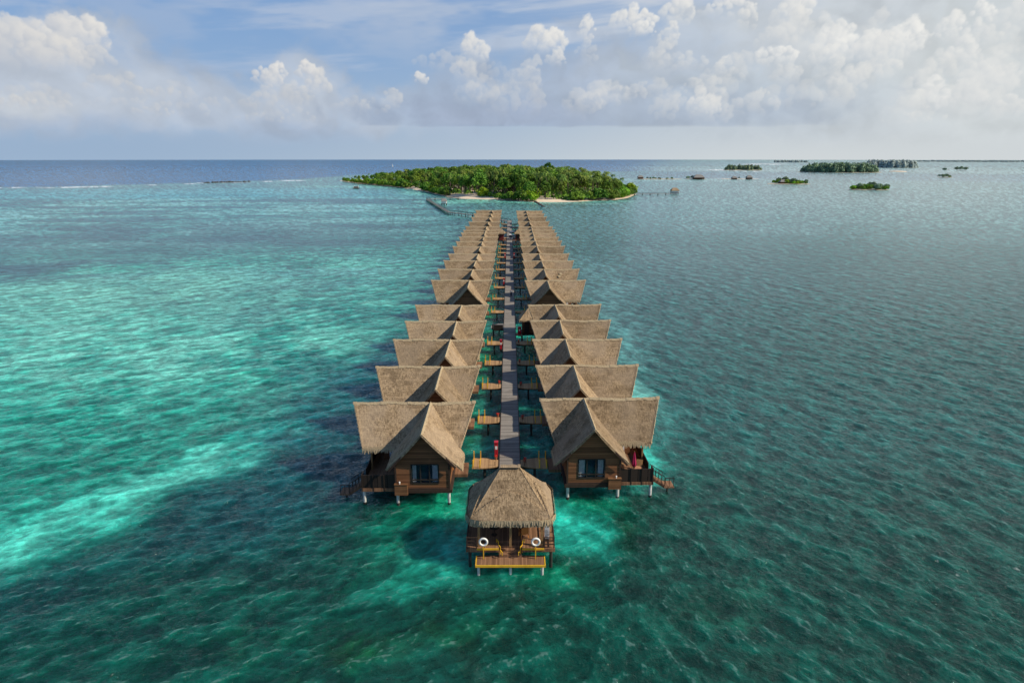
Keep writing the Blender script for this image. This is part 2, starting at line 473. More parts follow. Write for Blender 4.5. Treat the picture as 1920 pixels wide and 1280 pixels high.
            v = np.clip(li[..., None]*.70 + .26, 0, 1)*up**.7
            sh = np.asarray((.44,.49,.58))*(1 - rt) + np.asarray((.58,.62,.66))*rt
            wh = np.asarray((.83,.80,.75))*(1 - rt) + np.asarray((.90,.885,.84))*rt
            colr = sh*(1 - v) + wh*v*bright
            mm = m*.78
            cc = colr*mm[..., None] + cc*(1 - mm[..., None]); aa = mm + aa*(1 - mm)
        fade = smooth(ey + .6*D1[sl] + .15*H*(ax - a0)/W, e0 - H*.8, e0 + H*.45)
        wisp = smooth(fbm(ax/.8, ey/.7, 201, 5, .6), .22, .5)
        f = fade*al*(.45 + .55*wisp)
        Cc[sl] = cc*f[..., None] + Cc[sl]*(1 - (aa*f)[..., None]); A[sl] = aa*f + A[sl]*(1 - aa*f)
    for args in [(20,100,80,52,70,.95,.85),(75,95,70,48,60,.97,.9),(150,75,50,46,70,1.0,1),(105,110,60,40,50,.95,.85),(185,110,30,26,30,.92,.7),
            (35,198,34,18,30,.9,.6),(225,165,60,26,40,.88,.55),(300,180,50,18,30,.86,.5),
            (500,150,30,26,40,1.0,.9),(522,138,20,22,36,1.05,1),(582,140,26,28,46,1.02,1),(598,165,26,30,36,.95,.7),(540,180,60,26,40,.9,.5),
            (790,150,17,15,30,1.02,.9),(888,100,32,40,60,1.0,.95),(872,140,30,30,36,.93,.6),(735,190,26,26,30,.9,.5),(905,175,34,36,30,.88,.45),
            (1022,85,44,36,70,1.0,1),(1045,112,26,22,34,.97,.8),(1000,130,30,24,30,.9,.5),(1101,62,20,36,40,1.0,.95),(1100,105,24,34,26,.9,.4),
            (1188,42,50,28,60,1.0,1),(1205,58,30,20,40,1.02,.9),(1268,30,34,34,46,.98,.9,.3),(1252,75,20,40,40,.95,.8,.3),(1230,110,26,40,30,.9,.45,.4),
            (1365,18,60,24,60,1.0,.9),(1400,40,22,26,26,.93,.7),(1480,35,34,50,60,.98,.9,.4),(1450,80,40,34,36,.92,.55,.3),
            (1456,108,42,24,60,1.05,1),(1357,128,20,20,30,.98,.8),(1430,175,14,12,16,.9,.5),
            (1562,95,40,42,60,1.03,1),(1580,60,24,20,34,1.0,.8),(1628,100,34,34,50,1.0,.9),(1690,85,40,46,60,1.02,.95,.2),(1655,130,34,28,36,.96,.7),
            (1735,72,34,14,30,.97,.7),(1790,60,24,36,46,1.0,.9,-.25),(1832,50,22,50,50,1.02,.9,.25),(1805,105,26,34,40,1.0,.8),(1620,140,30,30,30,.93,.6),
            (1316,200,30,36,46,1.0,.85),(1340,205,20,26,26,.97,.7),(1300,170,24,26,26,.9,.5),(1742,190,28,46,60,1.03,.95,.2),(1850,150,54,34,60,.98,.75,.2),(1790,185,50,30,46,.97,.6),
            *[(g.uniform(820, 1500), g.uniform(110, 215), g.uniform(26, 60), g.uniform(22, 46), 34, g.uniform(.86, .95), g.uniform(.25, .5), g.uniform(0, .4)) for _ in range(26)],
            *[(g.uniform(1450, 1900), g.uniform(60, 215), g.uniform(26, 60), g.uniform(22, 50), 34, g.uniform(.92, 1.0), g.uniform(.3, .6), g.uniform(0, .4)) for _ in range(22)],
            *[(g.uniform(0, 700), g.uniform(175, 225), g.uniform(30, 70), g.uniform(14, 26), 30, g.uniform(.84, .92), g.uniform(.25, .45)) for _ in range(14)],
            (1900,205,30,24,30,.97,.6),(1720,225,60,16,30,.93,.4),(1905,40,40,30,40,.96,.6)]:
        head(*args)
    # fade the layer out above the picture and at its sides, and thin it in the haze over the sea
    A2 = A*(1 - smooth(EL, 14, 17))*(1 - smooth(np.abs(AZ), 46, 50))*smooth(EL, .2, 2.2)
    colr = Cc/np.maximum(A, 1e-4)[..., None]
    az_, el_ = np.radians(AZ), np.radians(EL)
    co = np.stack([R0*np.sin(az_)*np.cos(el_), R0*np.cos(az_)*np.cos(el_), CAM_H + R0*np.sin(el_)], -1)
    ne, na = AZ.shape; idx = np.arange(ne*na).reshape(ne, na)
    q = np.stack([idx[:-1, :-1], idx[:-1, 1:], idx[1:, 1:], idx[1:, :-1]], -1).reshape(-1, 4)
    me = bpy.data.meshes.new('sky')
    me.vertices.add(ne*na); me.vertices.foreach_set('co', co.astype(np.float32).ravel())
    me.loops.add(q.size); me.loops.foreach_set('vertex_index', q.astype(np.int32).ravel())
    me.polygons.add(len(q)); me.polygons.foreach_set('loop_start', (np.arange(len(q))*4).astype(np.int32)); me.update(calc_edges=True)
    at = me.color_attributes.new('cloud', 'FLOAT_COLOR', 'POINT')
    at.data.foreach_set('color', np.concatenate([colr, A2[..., None]], -1).astype(np.float32).ravel())
    m = bpy.data.materials.new('cloud_layer'); m.use_nodes = True; t = NT(m.node_tree)
    for n in list(t.n):
        if n.type == 'BSDF_PRINCIPLED': t.n.remove(n)
    ca = t.node('ShaderNodeAttribute', attribute_name='cloud'); em = t.node('ShaderNodeEmission'); tr = t.node('ShaderNodeBsdfTransparent'); mx = t.node('ShaderNodeMixShader')
    t.l.new(ca.outputs['Color'], em.inputs[0]); t.l.new(ca.outputs['Alpha'], mx.inputs[0]); t.l.new(tr.outputs[0], mx.inputs[1]); t.l.new(em.outputs[0], mx.inputs[2])
    t.l.new(mx.outputs[0], t.n['Material Output'].inputs[0])
    m.cycles.emission_sampling = 'NONE'
    me.materials.append(m)
    o = bpy.data.objects.new('sky', me); C.objects.link(o)
    tag(o, 'hazy blue sky with white cumulus heads over long grey cloud banks', None, None, 'structure')
build_sky()

def wave_tile(N, L, lam, ang, spread, seed):
    """one periodic patch of wind waves from a directional spectrum; returns height and horizontal shift"""
    r_ = np.random.default_rng(seed)
    k1 = 2*np.pi*np.fft.fftfreq(N, L/N); KX, KY = np.meshgrid(k1, k1); K = np.hypot(KX, KY); K[0, 0] = 1
    kp = 2*np.pi/lam
    th = np.arctan2(KY, KX) - math.radians(ang)
    S = K**-3.6*np.exp(-1.2*(kp/K)**2)*(np.abs(np.cos(th))**spread + .06)*np.exp(-(K*.05)**2)
    S[0, 0] = 0
    F = np.sqrt(S)*(r_.normal(size=(N, N)) + 1j*r_.normal(size=(N, N)))
    h = np.fft.ifft2(F).real; gx = np.fft.ifft2(1j*KX*F).real; gy = np.fft.ifft2(1j*KY*F).real
    k = 1/math.sqrt((gx**2 + gy**2).mean())          # unit rms slope
    dx = np.fft.ifft2(-1j*KX/K*F).real; dy = np.fft.ifft2(-1j*KY/K*F).real
    cj = np.fft.ifft2(K*F).real                       # sharpness of the crests
    return h*k, dx*k, dy*k, cj/cj.std()
def sample_tile(T, L, X, Y):
    N = T.shape[0]; u = (X/L % 1)*N; v = (Y/L % 1)*N
    i = np.floor(u).astype(int); j = np.floor(v).astype(int); fu = u - i; fv = v - j
    i %= N; j %= N; i2 = (i + 1) % N; j2 = (j + 1) % N
    return (T[j, i]*(1 - fu) + T[j, i2]*fu)*(1 - fv) + (T[j2, i]*(1 - fu) + T[j2, i2]*fu)*fv

def build_sea():
    dep = np.concatenate([np.arange(52, 22, -.075), np.arange(22, .5, -.05), np.arange(.5, .10, -.01)])
    r = CAM_H / np.tan(np.radians(dep)); r = r[r < 23000]; r = np.append(r, 23000.0)
    th = np.radians(np.linspace(-56, 56, 1080))
    RR, TT = np.meshgrid(r, th, indexing='ij')
    X = RR * np.sin(TT); Y = RR * np.cos(TT); Z = -RR**2 / (2*6.371e6)
    nr, nt = RR.shape
    # ---- colours of the lagoon: depth, sand, weed, reef
    def c(*k): return np.array(k, dtype=float)
    col = np.zeros((nr, nt, 3))
    rough = np.zeros((nr, nt))
    wx = X + 10*(fbm(X/22, Y/22, 3, 5, .6) - .5)*1.8 + 40*(fbm(X/120, Y/120, 5) - .5)*smooth(RR, 60, 300)
    wy = Y + 10*(fbm(X/22, Y/22, 9, 5, .6) - .5)*1.8 + 60*(fbm(X/120, Y/160, 11) - .5)*smooth(RR, 60, 300)
    n1 = fbm(X/9, Y/9, 21, 5, .6); n2 = fbm(X/30, Y/34, 31, 5, .55); n3 = fbm(X/90, Y/110, 41, 5, .55); nf = fbm(X/2.2, Y/2.2, 51, 3, .6)
    def lay(mask, colour):
        nonlocal col
        col = col*(1 - mask[..., None]) + mask[..., None]*np.asarray(colour)
    def ell(px, py, rx, ry, ang=0, edge=.5, z=0):
        gx, gy = ground(px, py)
        a = math.radians(ang); dx = wx - gx; dy = wy - gy
        u = (dx*math.cos(a) + dy*math.sin(a))/rx; v = (-dx*math.sin(a) + dy*math.cos(a))/ry
        return 1 - smooth(np.sqrt(u*u + v*v), 1 - edge, 1 + edge)
    def line(pts, w0, w1, edge=.6, warp=True):
        """soft streak through photo points on the sea"""
        g = [ground(*q) for q in pts]
        best = np.full(X.shape, 1e9)
        xx, yy = (wx, wy) if warp else (X, Y)
        for k in range(len(g) - 1):
            ax, ay = g[k]; bx, by = g[k + 1]; dx, dy = bx - ax, by - ay
            tt = np.clip(((xx - ax)*dx + (yy - ay)*dy)/(dx*dx + dy*dy), 0, 1)
            w = w0 + (w1 - w0)*(k + tt)/(len(g) - 1)
            best = np.minimum(best, np.hypot(xx - ax - tt*dx, yy - ay - tt*dy)/w)
        return 1 - smooth(best, 1 - edge, 1 + edge)
    one = np.ones_like(X)
    GREEN = c(.001, .058, .042); TURQ = c(.012, .300, .225); BRIGHT = c(.03, .44, .35); NAVY = c(.002, .058, .074)
    TEAL = c(.006, .105, .10); GREY = c(.060, .135, .150); PALE = c(.14, .36, .36); DEEP = c(.004, .085, .215); EMER = c(.005, .25, .15)
    WEED = c(.002, .062, .018)
    lay(one, TEAL)
    # near water: dark green over weed
    lay(smooth(wy, 92, 58), GREEN)
    lay(smooth(wx, 8, 40)*smooth(wy, 40, 90), c(.008, .090, .080))
    # right lagoon, greyer with distance
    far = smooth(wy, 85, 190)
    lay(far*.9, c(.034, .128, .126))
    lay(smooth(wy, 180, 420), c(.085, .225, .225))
    # left lagoon turquoise
    lft = smooth(wx, -12, -38)*smooth(wy, 58, 104)*(1 - smooth(wy, 190, 330))
    lay(lft*.95, TURQ)
    lay(smooth(wx, -8, -25)*smooth(wy, 100, 140)*(1 - smooth(wy, 190, 330))*.6, c(.016, .21, .18))
    lay(lft*smooth(n2, .46, .62)*.7, c(.008, .14, .12))
    lay(lft*smooth(n1, .46, .60)*.65, c(.07, .42, .34))
    lay(lft*smooth(nf, .52, .70)*smooth(n2, .35, .55)*.4, c(.10, .48, .40))
    n4 = fbm(X/14, Y/18, 91, 5, .62)
    lay(lft*smooth(n4, .50, .62)*.6, c(.010, .13, .125))
    for (px, py, rx, ry, a_, s_) in [(250,580,26,34,10,.7),(120,640,22,18,0,.55),(420,600,16,14,0,.3),(60,740,10,12,0,.55),(300,690,16,10,10,.3),(620,560,14,30,0,.35)]:
        lay(ell(px, py, rx, ry, a_)*s_*(.55 + .9*smooth(n1, .4, .62)), c(.07, .40, .33))
    lay(lft*smooth(wy, 78, 100)*(1 - smooth(wy, 165, 225))*smooth(n4, .56, .40)*.65, c(.14, .48, .41))
    lay(lft*smooth(nf + .5*n1, .72, .92)*.35, c(.17, .50, .44))
    # darker grass patches of the left lagoon
    lay(ell(500,545,26,26,0)*.75*smooth(n2, .30, .55), c(.022, .11, .115))
    lay(ell(560,600,16,16,0)*.6*smooth(n2, .36, .6), c(.015, .10, .11))
    lay(ell(60,505,60,26,0)*.85*smooth(n2, .25, .5), c(.03, .11, .125))
    lay(ell(430,770,11,5,25)*.6, c(.01, .09, .085))
    lay(ell(640,690,9,12,0)*.5, c(.01, .09, .10))
    # grey reef flat beyond, with pale sand lanes
    fl = smooth(wx, 0, -40)*smooth(wy, 200, 300)*(1 - smooth(wy, 560, 720))
    lay(fl*.85, c(.055, .215, .212))
    st = fbm(X/60, Y/22, 61, 5, .6)
    lay(fl*smooth(st, .50, .60)*.85, PALE*.95)
    lay(fl*(1 - smooth(st, .36, .47))*.8, c(.03, .095, .115))
    lay(ell(250,440,130,70,0)*.6*smooth(n3, .38, .52), c(.035, .095, .11))
    lay(ell(200,400,120,26,4)*.6*smooth(st, .44, .56), PALE*1.0)
    lay(ell(700,510,60,24,10)*.6*smooth(st, .40, .56), c(.09, .30, .30))
    lay(ell(240,545,34,26,0,.5)*(.35 + .6*smooth(n1, .4, .58)), c(.13, .44, .37))
    lay(line([(-100,503),(60,500),(170,492),(260,497)], 14, 8, .7)*.8*smooth(n2, .3, .5), c(.025, .085, .105))
    # teal shelf behind the surf line
    lay(ell(250,362,330,95,0,.35)*.85, c(.05, .25, .29))
    lay(ell(560,358,220,60,0,.5)*.6, c(.10, .31, .33))
    # right-hand water: faint pale lanes
    rl = smooth(wx, 10, 60)*smooth(wy, 150, 260)
    sr = fbm(X/110 + 3, Y/45, 71, 5, .6)
    lay(rl*smooth(sr, .5, .68)*.4, c(.14, .29, .30))
    # deep ocean outside the reef on the left and straight behind
    # boundary given in photo points
    bx = np.array([ground(q[0], q[1]) for q in [(-300,360),(0,352),(150,350),(400,343),(560,337),(680,328),(960,322),(1200,322),(1300,320)]])
    bth = np.degrees(np.arctan2(bx[:,0], bx[:,1])); brr = np.hypot(bx[:,0], bx[:,1])
    lim = np.interp(np.degrees(TT), bth, brr)
    after = smooth(RR/lim + .10*(n3 - .5), .985, 1.07)*(1 - smooth(np.degrees(TT), 9, 15))
    lay(after, DEEP)
    lay(after*smooth(np.log(RR), math.log(2500), math.log(9000))*.6, c(.010, .095, .20))
    # channels and shelves among the islets on the right
    az = np.degrees(TT); rr_ = smooth(az, 6, 16)
    def ring(y0, y1, soft):
        r0 = math.hypot(*ground(955, y1)); r1 = math.hypot(*ground(955, y0))
        lr = np.log(RR)
        return smooth(lr, math.log(r0) - soft, math.log(r0) + soft)*(1 - smooth(lr, math.log(r1) - soft, math.log(r1) + soft))
    lay(ring(321, 333, .06)*rr_*.8, c(.055, .14, .22))
    lay(ring(311, 320, .05)*rr_*.85, c(.22, .36, .37))
    lay(ring(334, 339, .03)*smooth(az, 7, 9)*(1 - smooth(az, 17, 22))*.8, c(.18, .38, .38))
    lay(ring(302, 310, .08)*rr_*.6, c(.16, .27, .32))
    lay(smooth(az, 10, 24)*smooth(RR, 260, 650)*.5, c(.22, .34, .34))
    # pale shallows around the main island
    for (px, py, rx, ry, s_) in [(870,378,34,20,.9),(1050,380,40,14,.95),(930,378,60,24,.6),(1120,378,24,10,.7),(780,362,24,40,.75),(700,350,70,36,.7)]:
        lay(ell(px, py, rx, ry, 0, .5)*s_, c(.16, .46, .40))
    lay(line([(1060,383),(1110,385),(1150,383)], 4, 4, .5)*.7, c(.3, .55, .52))
    lay(line([(1085,377),(1180,375)], 5, 5, .6)*.8, c(.04, .10, .11))
    # bright sand streak near left
    sk_ = line([(-120,1110),(0,1045),(120,1000),(260,935),(380,875),(480,830),(560,805)], 2.7, 1.4, .9)
    lay(line([(-150,1130),(0,1062),(130,1015),(270,948),(390,888),(490,842)], 6, 3, .98)*.45, c(.010, .20, .165))
    lay(smooth(wx, -30, -37)*smooth(wy, 46, 56)*(1 - smooth(wy, 84, 110))*.5, TURQ)
    lay(sk_*.95, c(.022, .44, .36))
    lay(sk_*smooth(n1, .40, .56)*.8, c(.12, .62, .52))
    lay(ell(60,1000,9,6,20)*.5, BRIGHT)
    # navy hole by the left villas, running off to the lower left
    lay(ell(590,870,8.5,13,-20,.7)*.85, NAVY)
    lay(ell(640,760,6,14,-10)*.7, NAVY*1.3)
    lay(ell(720,690,5,18,-6)*.6, NAVY*1.5)
    lay(line([(-50,1160),(100,1110),(300,1010),(450,950),(560,900)], 3.5, 3.5, .95)*.5, c(.002, .050, .056))
    # weed and emerald in the foreground
    for (px, py, rx, ry, s_) in [(700,1210,3.4,1.8,.6),(560,1180,3,1.6,.6),(420,1180,3,1.5,.5),(760,1060,3.5,2,.5),(1120,1010,3,2.5,.6),(640,1240,3,1.5,.7),(1300,1100,4,2,.4)]:
        lay(ell(px, py, rx, ry, 20, .8)*s_*.5*smooth(n1, .38, .60), WEED)
        lay(ell(px, py, rx, ry, 20, .8)*s_*smooth(nf, .5, .72)*smooth(n1, .45, .6)*.22, c(.008, .12, .022))
    lay(ell(1180,1060,5,1.6,60)*.7*smooth(n1, .3, .55), c(.004, .035, .03))
    # emerald shallows by the pavilion, between the rows and along the right villas
    lay(ell(830,1000,4.6,5.5,0,.8)*.85, c(.008, .31, .21)); lay(ell(810,1055,3.6,3,0,.9)*.75, c(.018, .42, .33))
    lay(ell(1060,985,2.6,4,0,.8)*.9, c(.02, .44, .36)); lay(ell(985,1085,2.8,1.6,0,.8)*.7, EMER*1.1)
    lay(ell(1180,910,4.4,2.6,0,.8)*.9, c(.03, .50, .42)); lay(ell(1090,945,4,2.2,0,.9)*.5, EMER)
    lay(ell(845,930,4.2,2.6,0,.8)*.9, EMER*1.3)
    lay(ell(1236,870,2.8,6,0,.7)*.95, c(.04, .56, .48)); lay(ell(1232,745,3.2,11,0,.7)*.95, c(.16, .58, .53))
    lay(ell(1190,660,2.8,16,0,.7)*.5, c(.10, .36, .35)); lay(ell(1250,820,4,8,0,.9)*.45, c(.012, .26, .24))
    lay(ell(1150,560,5,40,0,.8)*.45, c(.11, .30, .30)); lay(ell(1080,470,10,60,0,.8)*.4, c(.13, .30, .31))
    inner = (1 - smooth(np.abs(X), 4.0, 6.5))*smooth(Y, 56, 62)*(1 - smooth(Y, 300, 360))
    lay(inner*.9*(1 - smooth(Y, 90, 220)*.6), c(.012, .215, .185))
    lay(inner*smooth(n1, .50, .62)*.8*(1 - smooth(Y, 100, 200)*.7), c(.012, .36, .24))
    gl_ = (1 - smooth(np.abs(X + 3.3), .8, 2.4))*smooth(Y, 58, 64)*(1 - smooth(Y, 140, 190))
    lay(gl_*smooth(n1, .42, .55)*.55, c(.006, .24, .08))
    lay((1 - smooth(np.hypot((X - 4.2)/3, (Y - 115)/4), .6, 1.1))*.7, c(.01, .26, .07))
    col *= (1 + .14*lft + .12*fl)[..., None]
    col[..., 1] *= 1 + .05*(1 - smooth(X, 0, 30))
    # foam: surf on the outer reef and round the far sand bars
    fn = fbm(X/14, Y/60, 81, 4, .6)
    def foam(pts, w, k=1.0, th=.40):
        lay(np.clip(line(pts, w, w, .5, False)*k*smooth(fn, th, th + .12), 0, 1), c(.85, .88, .9))
    foam([(-150,354),(0,352),(120,351),(190,350)], 9, 1.0, .25)
    foam([(190,350),(290,347),(370,344)], 5, .6, .40)
    foam([(505,340),(565,338)], 9, .9, .3)
    foam([(380,343),(500,341)], 7, .5, .42)
    lay(line([(40,347),(130,347)], 8, 8, .6, False)*.5, c(.02, .05, .13))
    foam([(1296,318),(1330,318),(1365,319)], 26, .9, .30); foam([(1365,319),(1420,322)], 16, .8, .36)
    foam([(1420,308),(1436,307)], 90, .8, .3)
    foam([(1340,335),(1425,335)], 9, .6, .40)
    # whitecap flecks on the right foreground
    for (px, py, rr) in [(1572,1215,.12),(1758,1052,.07),(1908,1068,.2),(1795,1078,.1),(1115,1160,.22)]:
        gx, gy = ground(px, py)
        lay((1 - smooth(np.hypot((X - gx)/rr, (Y - gy)/(rr*1.3)), .4, 1.2))*smooth(nf, .3, .55)*.8, c(.7, .76, .74))
    rough = .05 + .17*smooth(np.log(RR), math.log(60), math.log(900)) + .08*smooth(np.log(RR), math.log(900), math.log(6000))
    WX = X + 5*(fbm(X/30, Y/30, 301, 3) - .5); WY = Y + 5*(fbm(X/30, Y/30, 311, 3) - .5)
    mR = smooth(X + 18*(fbm(X/35, Y/35, 321, 3) - .5), -12, 26)
    H = np.zeros_like(X); DX = np.zeros_like(X); DY = np.zeros_like(X); CJ = np.zeros_like(X)
    for wt, sets in ((np.sqrt(1 - mR), ((512, 83.0, 5.0, 126, 5, 1, .80), (512, 47.0, 2.6, 112, 3, 2, .62), (512, 29.0, 1.4, 134, 3, 5, .50))), (np.sqrt(mR), ((512, 89.0, 5.0, 24, 5, 3, .80), (512, 53.0, 2.6, 36, 3, 4, .62), (512, 31.0, 1.4, 14, 3, 6, .50)))):
        for N, L, lam, ang, sp, sd_, am in sets:
            for T, A_ in zip(wave_tile(N, L, lam, ang, sp, sd_), (H, DX, DY, CJ)): A_ += wt*am*sample_tile(T, L, WX, WY)
    gust = .70 + .6*fbm(X/40, Y/40, 331, 4)
    amp = .165*gust*(1 - .92*smooth(np.log(RR), math.log(110), math.log(420)))
    inn = (1 - smooth(np.abs(X), 4.5, 7))*smooth(Y, 55, 60)
    amp = amp*(1 - .35*inn)
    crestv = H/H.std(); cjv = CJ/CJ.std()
    Z = Z + H*amp; X = X - .9*DX*amp; Y = Y - .9*DY*amp
    idx = np.arange(nr*nt).reshape(nr, nt)
    q = np.stack([idx[:-1, :-1], idx[1:, :-1], idx[1:, 1:], idx[:-1, 1:]], -1).reshape(-1, 4)[:, ::-1]
    me = bpy.data.meshes.new('sea')
    me.vertices.add(nr*nt); me.vertices.foreach_set('co', np.stack([X, Y, Z], -1).astype(np.float32).ravel())
    me.loops.add(q.size); me.loops.foreach_set('vertex_index', q.astype(np.int32).ravel())
    me.polygons.add(len(q)); me.polygons.foreach_set('loop_start', (np.arange(len(q))*4).astype(np.int32))
    me.polygons.foreach_set('use_smooth', np.ones(len(q), dtype=bool))
    me.update(calc_edges=True)
    rgba = np.concatenate([np.clip(col, 0, 1), rough[..., None]], -1).astype(np.float32)
    at = me.color_attributes.new('bed', 'FLOAT_COLOR', 'POINT'); at.data.foreach_set('color', rgba.ravel())
    wa = me.attributes.new('waves', 'FLOAT', 'POINT'); wa.data.foreach_set('value', (1 - .80*smooth(np.log(RR), math.log(220), math.log(1300))).astype(np.float32).ravel())
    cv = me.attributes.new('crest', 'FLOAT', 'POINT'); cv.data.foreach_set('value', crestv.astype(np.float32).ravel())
    cv = me.attributes.new('sharp', 'FLOAT', 'POINT'); cv.data.foreach_set('value', cjv.astype(np.float32).ravel())
    m, t, b = new_mat('sea_water')
    ca = t.node('ShaderNodeAttribute', attribute_name='bed'); g = t.node('ShaderNodeNewGeometry'); P = g.outputs['Position']
    px, py, pz = t.sep(P)[:3]
    wv = t.node('ShaderNodeAttribute', attribute_name='waves').outputs['Fac']
    def sheet(ang, sa, sp, det, dis, seed):
        a = R(ang); along = t.vmath('DOT_PRODUCT', P, (math.cos(a)*sa, math.sin(a)*sa, 0)); perp = t.vmath('DOT_PRODUCT', P, (-math.sin(a)*sp, math.cos(a)*sp, 0))
        return t.noise(t.comb(t.math('ADD', along, seed), perp), 1.0, det, .58, dis, dim='2D')
    def ridged(n):   # sharper crests
        return t.math('POWER', t.math('SUBTRACT', 1.0, t.math('ABSOLUTE', t.math('SUBTRACT', t.math('MULTIPLY', n, 2.0), 1.0))), 2.0)
    msk = t.sstep(t.math('ADD', px, t.math('MULTIPLY', t.noise(P, .03, 1, dim='2D'), 16.0)), -4.0, 34.0)
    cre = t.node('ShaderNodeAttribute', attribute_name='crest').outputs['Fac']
    L2 = sheet(26, .75, 1.5, 4, .7, 4.0); R2 = sheet(118, .80, 1.5, 4, .7, 9.0)
    Lf = sheet(34, .13, .30, 3, .9, 1.0); Rf = sheet(110, .15, .30, 3, 1.0, 7.0)
    mixf = lambda a_, b_: t.math('ADD', t.math('MULTIPLY', a_, t.math('SUBTRACT', 1.0, msk)), t.math('MULTIPLY', b_, msk))
    chop = t.noise(P, 3.2, 4, .65, .4, dim='2D')
    sec = mixf(L2, R2); far_ = mixf(Lf, Rf)
    farw = t.sstep(py, 110.0, 300.0)
    h = t.math('ADD', t.math('MULTIPLY', sec, .22), t.math('MULTIPLY', chop, .15))
    h = t.math('ADD', h, t.math('MULTIPLY', t.math('MULTIPLY', far_, farw), .55))
    mott = t.noise(P, .30, 6, .72, .5, dim='2D')
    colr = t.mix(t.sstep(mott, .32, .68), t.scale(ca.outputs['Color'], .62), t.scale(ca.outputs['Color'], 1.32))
    colr = t.mix(t.sstep(cre, -1.6, 2.0), t.scale(colr, .62), t.scale(colr, 1.40))  # crests lighter, troughs darker: light through the waves put into base colour
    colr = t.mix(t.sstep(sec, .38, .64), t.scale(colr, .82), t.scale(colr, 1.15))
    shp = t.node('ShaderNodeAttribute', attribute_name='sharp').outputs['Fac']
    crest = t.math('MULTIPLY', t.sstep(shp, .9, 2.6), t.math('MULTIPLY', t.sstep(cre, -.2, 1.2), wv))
    colr = t.mix(t.math('MULTIPLY', crest, .22), colr, (.26, .40, .39))  # highlights painted into the base colour along sharp crests
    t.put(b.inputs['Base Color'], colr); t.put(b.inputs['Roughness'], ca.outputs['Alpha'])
    b.inputs['IOR'].default_value = 1.33; b.inputs['Specular IOR Level'].default_value = .48
    b.subsurface_method = 'BURLEY'; b.inputs['Subsurface Weight'].default_value = .85; b.inputs['Subsurface Radius'].default_value = (1.0, 1.6, 1.6); b.inputs['Subsurface Scale'].default_value = 2.0
    bn = t.node('ShaderNodeBump'); bn.inputs['Distance'].default_value = 1.0; t.put(bn.inputs['Strength'], wv)
    t.put(bn.inputs['Height'], h); t.put(b.inputs['Normal'], bn.outputs[0])
    me.materials.append(m)
    o = bpy.data.objects.new('sea', me); C.objects.link(o)
    tag(o, 'turquoise lagoon water, green near the pavilion and deep blue outside the reef', None, None, 'structure')
build_sea()

